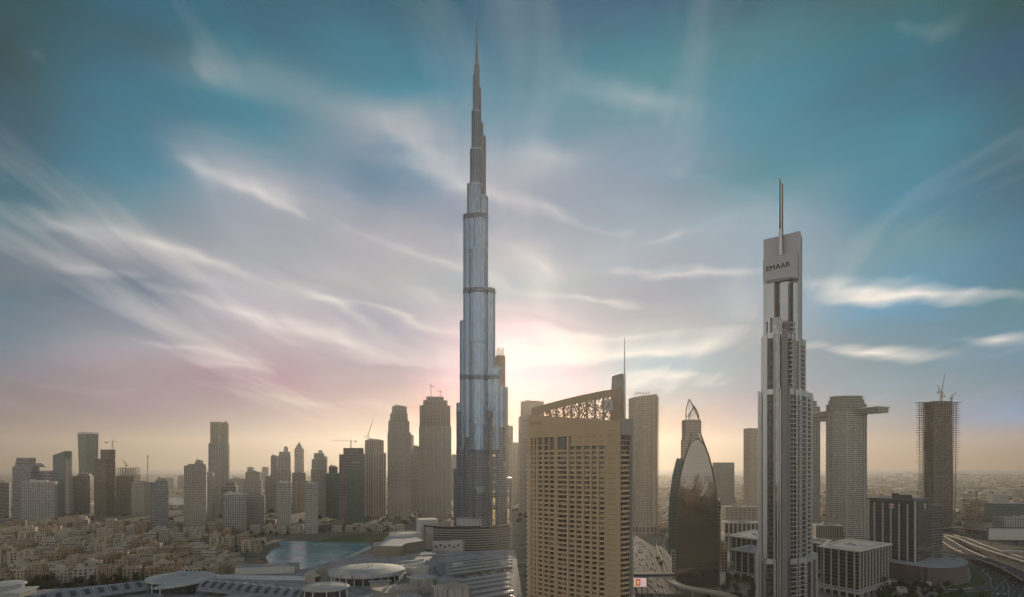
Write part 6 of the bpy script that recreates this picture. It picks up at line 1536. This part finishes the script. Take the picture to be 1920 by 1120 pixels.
# ------------------------------------------------------------------ trees
def leaf_mat(name, c):
    m, t, p = new_mat(name); ge = t.n('ShaderNodeNewGeometry'); oi = t.n('ShaderNodeObjectInfo')
    k = t.m('ADD', t.m('MULTIPLY_ADD', ge.outputs['Random Per Island'], 1.0, .45), t.m('MULTIPLY', oi.outputs['Random'], .4))
    v = t.vm('SCALE', c); t.L.new(k, v.inputs[3]); t.L.new(v.outputs[0], p.inputs['Base Color']); p.inputs['Roughness'].default_value = .7; p.inputs['Specular IOR Level'].default_value = .2
    return m
M['leaf'] = leaf_mat('leaf_green', (.045,.06,.022)); M['leafp'] = leaf_mat('palm_green', (.05,.06,.03)); M['bark'] = plain('bark', (.10,.075,.05), .95)
def tree_proto(seed, palm=False):
    rn = random.Random(seed); r = thing('palm_tree' if palm else 'tree', 'tree', 'tree', (0, -900, 0))
    t = MB(); c = MB(); H = rn.uniform(5.5, 8.5)
    if palm:
        H = rn.uniform(8, 11); t.tube((0,0,0), (.3,.1,H), .3, .2, 6)
        for k in range(16):
            a = 6.283*k/16 + rn.uniform(-.2,.2); L = rn.uniform(2.2, 3.2); rise = rn.uniform(-.2, 1.2); p = Vector((.3,.1,H))
            for s_ in range(4):
                f0, f1 = s_/4, (s_+1)/4; d = Vector((math.cos(a), math.sin(a), 0)); n_ = Vector((-d.y, d.x, 0))*.42
                q0 = p + d*L*f0 + Vector((0,0,rise*f0*2 - 2.6*f0*f0)); q1 = p + d*L*f1 + Vector((0,0,rise*f1*2 - 2.6*f1*f1)); c.face([q0-n_*(1-f0*.6), q0+n_*(1-f0*.6), q1+n_*(1-f1*.7), q1-n_*(1-f1*.7)])
    else:
        t.tube((0,0,0), (.2,.1,H*.5), .32, .2, 6)
        bl_ = []
        for k in range(6):
            a = rn.uniform(0, 6.28); rr = rn.uniform(.6, 2.0); p = Vector((rr*math.cos(a), rr*math.sin(a), H*rn.uniform(.45, .85))); bl_.append((p, rn.uniform(1.1, 2.0))); t.tube((.2,.1,H*.42), p, .14, .05, 5)
        bl_.append((Vector((0,0,H*.85)), 1.5))
        for k in range(300):
            p, rr = rn.choice(bl_); d = Vector((rn.gauss(0,1), rn.gauss(0,1), rn.gauss(0,.8))); d = d/ d.length*rr*rn.uniform(.55, 1.08); o_ = p + d
            u = Vector((rn.gauss(0,1), rn.gauss(0,1), rn.gauss(0,1))).normalized(); v = u.orthogonal().normalized(); s_ = rn.uniform(.25, .55)
            c.face([o_-u*s_-v*s_*.6, o_+u*s_-v*s_*.6, o_+u*s_+v*s_*.6, o_-u*s_+v*s_*.6])
    t.build('trunk', M['bark'], r); c.build('crown', M['leafp' if palm else 'leaf'], r); return r
protos = [tree_proto(k) for k in range(4)]; palms = [tree_proto(20), tree_proto(21, True), tree_proto(22, True)]
trn = random.Random(8)
first = {}
def plant(x, y, z, label, group, palm=False, k=1.0):
    pr = trn.choice(palms[1:] if palm else protos)
    if pr.name not in first: o = pr; first[pr.name] = 1
    else: o = copy_tree(pr)
    o.location = (x, y, z); s_ = k*trn.uniform(.75, 1.35); o.scale = (s_, s_, s_*trn.uniform(.85, 1.15)); o.rotation_euler = (0, 0, trn.uniform(0, 6.28)); o['label'] = label; o['group'] = group
def clear(x, y, r): return all(math.hypot(x-hx_, y-hy_) > w_*.62 + r for hx_, hy_, w_ in HOUSES)
def grove(n, a0, a1, D0, D1, label, group, palm=0.0, k=1.0, avoid=True):
    c = 0; tries = 0
    while c < n and tries < n*12:
        tries += 1; D = trn.uniform(D0, D1); x = X(trn.uniform(a0, a1), D)
        if avoid and not clear(x, D, 1.5): continue
        if in_poly(x, D, LAKE): continue
        if avoid == 'lawn' and D > 1190: continue
        plant(x, D, 0, label, group, trn.random() < palm, k); c += 1
grove(40, -10, 150, 655, 722, 'dense dark green tree in the belt between the mall and old town', 'trees beside the mall', .1, 1.25)
grove(40, 140, 330, 672, 724, 'dark tree under the front old town houses behind the curved vault roof', 'trees below the front houses', .1, 1.2)
grove(110, 0, 500, 715, 1250, 'small dark tree in a gap between old town houses', 'trees between the old town houses', .35, 1.0)
grove(26, 600, 745, 1255, 1320, 'hazy tree along the far edge of the park lawn', 'trees along the park', .2, 1.3)
grove(22, 695, 742, 985, 1110, 'dark bushy tree on the bank between the lake and the brown hall', 'trees on the lake bank', .2, .95)
grove(20, 410, 520, 1080, 1230, 'tree between the pale terraces and the lake', 'trees by the lake corner', .3, 1.1)
grove(30, 1352, 1418, 570, 760, 'dark tree in the car park garden between arched and silver towers', 'garden trees by the silver tower', .15, 1.1)
grove(46, 1640, 1765, 590, 700, 'dark tree in the garden below the brown podium', 'garden trees below the podium', .15, 1.2)
grove(14, 1770, 1850, 622, 700, 'low tree on the grass inside the road loop', 'trees on the road loop grass', .3, .8)
grove(10, 1232, 1250, 760, 960, 'tree on the verge beside the flyover ramp', 'verge trees by the ramp', .3, .9); grove(10, 1225, 1250, 1150, 1260, 'tree at the foot of the curved beige tower', 'trees at the curved tower', .2, 1.2)
grove(8, 1285, 1330, 600, 640, 'sunlit tree at the bottom edge below the arched tower', 'trees under the viaduct', .2, .8)
for p in protos + palms:
    if p.name not in first:
        for ch in list(p.children): bpy.data.objects.remove(ch)
        bpy.data.objects.remove(p)

# ------------------------------------------------------------------ cars
def car_mesh(name, paint):
    b = MB(); L, Wd = 2.25, .9
    b.prism([(-L,-Wd),(L,-Wd),(L,Wd),(-L,Wd)], .35, .85, 0, bottom=True)
    lo = [(-1.9,-.86),(1.0,-.86),(1.0,.86),(-1.9,.86)]; hi = [(-1.35,-.68),(.35,-.68),(.35,.68),(-1.35,.68)]
    for k in range(4):
        j = (k+1) % 4; b.face([(*lo[k], .85), (*lo[j], .85), (*hi[j], 1.42), (*hi[k], 1.42)], None, 1)
    b.face([(*p, 1.42) for p in hi], None, 0)
    for sx in (-1.35, 1.35):
        for sy in (-.88, .88): b.tube((sx, sy-.1, .33), (sx, sy+.1, .33), .33, None, 8, 2)
    b.box(-2.27, .6, .6, .06, .35, .15, 0, 3); b.box(-2.27, -.6, .6, .06, .35, .15, 0, 3)
    m, t, p = new_mat('car_paint_' + name); p.inputs['Base Color'].default_value = (*paint, 1); p.inputs['Roughness'].default_value = .45; p.inputs['Specular IOR Level'].default_value = .3
    o = b.build('car', [m, M['glassd'], M['black'], M['red']]); me = o.data; bpy.data.objects.remove(o); return me
CARS = [(c, car_mesh(c, p)) for c, p in (('white', (.75,.75,.73)), ('silver', (.42,.43,.44)), ('black', (.03,.03,.032)), ('dark grey', (.12,.12,.125)), ('red', (.40,.03,.025)), ('white', (.7,.69,.66)))]
crn = random.Random(4); NC = [0]
def car(x, y, z, rz, where, group):
    c, me = crn.choices(CARS, (5, 3, 4, 3, 1, 3))[0]; o = bpy.data.objects.new('car', me); C.objects.link(o); o.location = (x, y, z); o.rotation_euler = (0, 0, rz); NC[0] += 1
    tag(o, c + ' car ' + where, 'car', group)
for (a, c) in car_rows:
    d = c - a; n = int(d.length/3.0)
    for i in range(n):
        p = a + d*((i+.5)/n)
        if crn.random() < .55 or NC[0] > 150: continue
        if p.x > 0 or PX(p.x, p.y) < 842: continue
        car(p.x, p.y, ZD, R(41 + 90 + crn.choice((0, 180))), 'parked between the shade canopies on the rooftop car park', 'cars on the rooftop car park')
def traffic(key, n, offs, where, group, z=.0, t0=0.0, t1=1.0, flip=False):
    L, N, o = ROADS[key]
    for i in range(n):
        f = (t0 + (t1-t0)*crn.random())*(len(L)-2); k = int(f); p = L[k].lerp(L[k+1], f-k) + N[k]*crn.choice(offs); d = L[k+1]-L[k]
        car(p.x, p.y, p.z + z + .01, math.atan2(d.y, d.x) + (math.pi if flip else 0), where, group)
traffic('main', 46, (-6, -2, 2, 6), 'on the highway lanes hard by the golden hotel', 'cars on the hotel side highway')
traffic('side', 56, (-8, -4, 0, 4, 8), 'on the wide highway lanes below the flyover ramp', 'cars on the wide highway', t0=.15)
traffic('fly1', 20, (-4, 0, 4), 'on the nearer curved motorway flyover', 'cars on the nearer flyover'); traffic('fly2', 14, (-4, 0, 4), 'on the further curved motorway flyover', 'cars on the further flyover')
traffic('far1', 20, (-9, -4, 4, 9), 'on the far motorway beyond the flyovers', 'cars on the far motorway'); traffic('wide', 18, (-12, -6, 0, 6, 12), 'on the wide road at the very edge of the view', 'cars on the wide road')
L, N, o = ROADS['loop']
for i in range(14):
    f = (.2 + .5*i/14)*(len(L)-2); k = int(f); p = L[k].lerp(L[k+1], f-k) - N[k]*6.2; d = L[k+1]-L[k]; 
    p2 = L[k].lerp(L[k+1], f-k) + N[k]*6.2; car(p2.x, p2.y, p2.z + .01, math.atan2(d.y, d.x), 'parked in the curved row along the road loop', 'cars along the road loop')
for i in range(34):
    px = crn.uniform(1366, 1418); D = crn.uniform(585, 740); car(X(px, D), D, .07, R(crn.choice((-32, 58))), 'in the garden car park between arched and silver towers', 'cars by the silver tower')
for i in range(26):
    px = crn.uniform(1752, 1796); D = crn.uniform(786, 812); car(X(px, D), D, 19.05, R(crn.choice((-20, 70))), 'parked on the roof of the curved brown podium', 'cars on the podium roof')
# ------------------------------------------------------------------ street lamps
def lamp_proto():
    r = thing('street_lamp', '', 'street lamp', (0, 0, 0)); b = MB(); b.tube((0,0,0), (0,0,11), .16, .09, 6); b.build('pole', M['steel'], r)
    b = MB(); b.bar((0,0,10.8), (2.2,0,11.4), .1); b.bar((0,0,10.8), (-2.2,0,11.4), .1); b.build('arm', M['steel'], r)
    for s_ in (-1, 1): b = MB(); b.box(2.6*s_, 0, 11.3, 1.1, .35, .18); b.build('lamp_head', M['concrete'], r)
    return r
lp = lamp_proto(); used = [0]
for key, fr, where in (('loop', (.1,.3,.5,.7,.9), 'on the road loop kerb'), ('main', (.05,.2,.35,.5,.65,.8), 'on the highway median near the golden hotel'), ('far1', (.15,.35,.55,.75), 'beside the far motorway'), ('wide', (.2,.45,.7), 'on the wide road verge')):
    L, N, o = ROADS[key]
    for f in fr:
        k = int(f*(len(L)-2)); w_ = {'loop': 9, 'main': 9.5, 'far1': 14, 'wide': 18}[key]; p = L[k] + N[k]*w_; d = L[k+1]-L[k]
        o2 = lp if not used[0] else copy_tree(lp); used[0] = 1
        o2.location = (p.x, p.y, 0); o2.rotation_euler = (0, 0, math.atan2(d.y, d.x) + R(90)); tag(o2, 'tall double-armed grey street lamp ' + where, 'street lamp', 'street lamps')

# ------------------------------------------------------------------ the low city on the plain
M['low'] = [plain('low_house_' + n_, c, .9, var=.2, scale=.05) for n_, c in (('sand', (.42,.35,.26)), ('white', (.62,.60,.55)), ('grey', (.30,.29,.27)))]
def low_mesh(k):
    b = MB(); mt = [FA['old'][k], M['low'][k]]
    b.prism(rect(0,0,1,1), 0, 1, 0, 1)
    if k == 0: b.prism(rect(-.2,.1,.4,.5), 1, 1.35, 0, 1)
    if k == 1: b.prism(rect(.15,0,.5,.4), 1, 1.5, 0, 1); b.prism(rect(-.62,0,.24,.8), 0, .7, 0, 1)
    if k == 2: b.box(.2,.1,1,.15,.15,.3,0,1); b.box(-.25,-.2,1,.2,.2,.2,0,1)
    o = b.build('low_building', mt); me = o.data; bpy.data.objects.remove(o); return me
LOW = [low_mesh(k) for k in range(3)]
lrn = random.Random(77); nl = 0
names = ['sandy low building', 'pale stepped low building', 'grey flat-roofed low building']
def lowb(px, D, big=1.0, where='', group=''):
    k = lrn.randrange(3); o = bpy.data.objects.new('low_building', LOW[k]); C.objects.link(o)
    o.location = (X(px, D), D, 0); o.scale = (lrn.uniform(16, 44)*big, lrn.uniform(14, 30)*big, lrn.uniform(5, 15)); o.rotation_euler = (0, 0, R(lrn.choice((-30, -12, 0, 12, 40))))
    tag(o, names[k] + ' ' + where, 'building', group)
def zone(n, a0, a1, D0, D1, where, group, big=1.0):
    for i in range(n):
        D = D0*(D1/D0)**lrn.random(); lowb(lrn.uniform(a0, a1), D, big, where, group)
zone(60, 1238, 1262, 1320, 3200, 'in the hazy strip between the curved beige tower and arched tower', 'low buildings by the curved tower')
zone(50, 1372, 1400, 1500, 3600, 'in the hazy gap between the green glass block and beige tower', 'low buildings in the gap')
zone(70, 1634, 1742, 1350, 3800, 'on the plain between the oval towers and the lobed tower', 'low buildings before the lobed tower', 1.2)
zone(90, 1808, 1930, 1550, 4200, 'on the open plain beyond the motorway', 'low buildings beyond the motorway', 1.25)
zone(14, 1540, 1566, 1350, 2600, 'in the slot between the two oval towers', 'low buildings between the oval towers')
zone(24, 0, 700, 1380, 1500, 'at the foot of the hazy towers beyond old town', 'low buildings under the towers')
b = MB()
for i in range(2600):
    D = 1500*(7600/1500)**lrn.random(); px = lrn.uniform(-80, 2000)
    if D < 3200 and px > 1230: D = lrn.uniform(3200, 7600)
    if px < 1230: D = max(D, 2000)
    if in_poly(X(px, D), D, [G(270, 950), G(360, 950), G(360, 930), G(270, 930)]): continue
    k = lrn.randrange(3); b.box(X(px, D), D, 0, lrn.uniform(15, 60), lrn.uniform(15, 50), lrn.uniform(4, 13), R(lrn.choice((-30, 0, 12, 40))), k, k, False)
tag(b.build('distant_low_city', M['low']), 'hazy mass of low houses stretching over the plain to the sea', 'city', None, 'stuff')
b = MB()
for i in range(1500):
    D = 1400*(6500/1400)**lrn.random(); px = lrn.uniform(-80, 2000); x = X(px, D); s_ = lrn.uniform(3, 9)
    if in_poly(x, D, [G(270, 950), G(360, 950), G(360, 930), G(270, 930)]) or (px < 760 and D < 1420): continue
    for q_ in range(5):
        u = Vector((lrn.gauss(0,1), lrn.gauss(0,1), abs(lrn.gauss(0,.6)))).normalized()*s_*.6; c = Vector((x, D, s_*.5)) + u; w_ = s_*.45
        b.face([c + Vector((-w_,0,-w_)), c + Vector((w_,.3*w_,-w_)), c + Vector((w_*.8,0,w_)), c + Vector((-w_*.7,-.3*w_,w_))])
tag(b.build('distant_greenery', M['leaf']), 'scattered hazy trees over the far plain', 'trees', None, 'stuff')
# city behind the viewpoint, seen only in the glass
b = MB()
for i in range(420):
    D = -lrn.uniform(160, 2600); x = lrn.uniform(-1900, 1900); k = lrn.randrange(3); hgt = lrn.choice((8, 10, 14, 20, 30, 60)) * lrn.uniform(.8, 1.3)
    if D > -420: hgt = min(hgt, 30)
    b.box(x, D, 0, lrn.uniform(18, 50), lrn.uniform(18, 40), hgt, R(lrn.choice((-30, 0, 40))), k, k + 3, False)
tag(b.build('reflected_city', FA['old'][:3] + M['low']), 'city blocks mirrored in the glass fronts of the towers', 'city', None, 'stuff')
# a pale fuel tank and its jetty hill by the sea
r = thing('storage_tank', 'white round storage tank on the hazy shoreline', 'tank', (X(1703, 7000), 7000, 0))
b = MB(); b.prism(circle(0, 0, 44, 20), 0, 50, 0, smooth=True); b.lathe(0, 0, [(45, 50), (0, 60)], 20); b.build('shell', M['white'], r)
b = MB(); b.prism(circle(X(1745, 7900), 7900, 420, 30, 160), 0, 30); b.prism(circle(X(1860, 8000), 8000, 620, 30, 120), 0, 14); tag(b.build('shore_hills', M['concrete']), kind='structure')
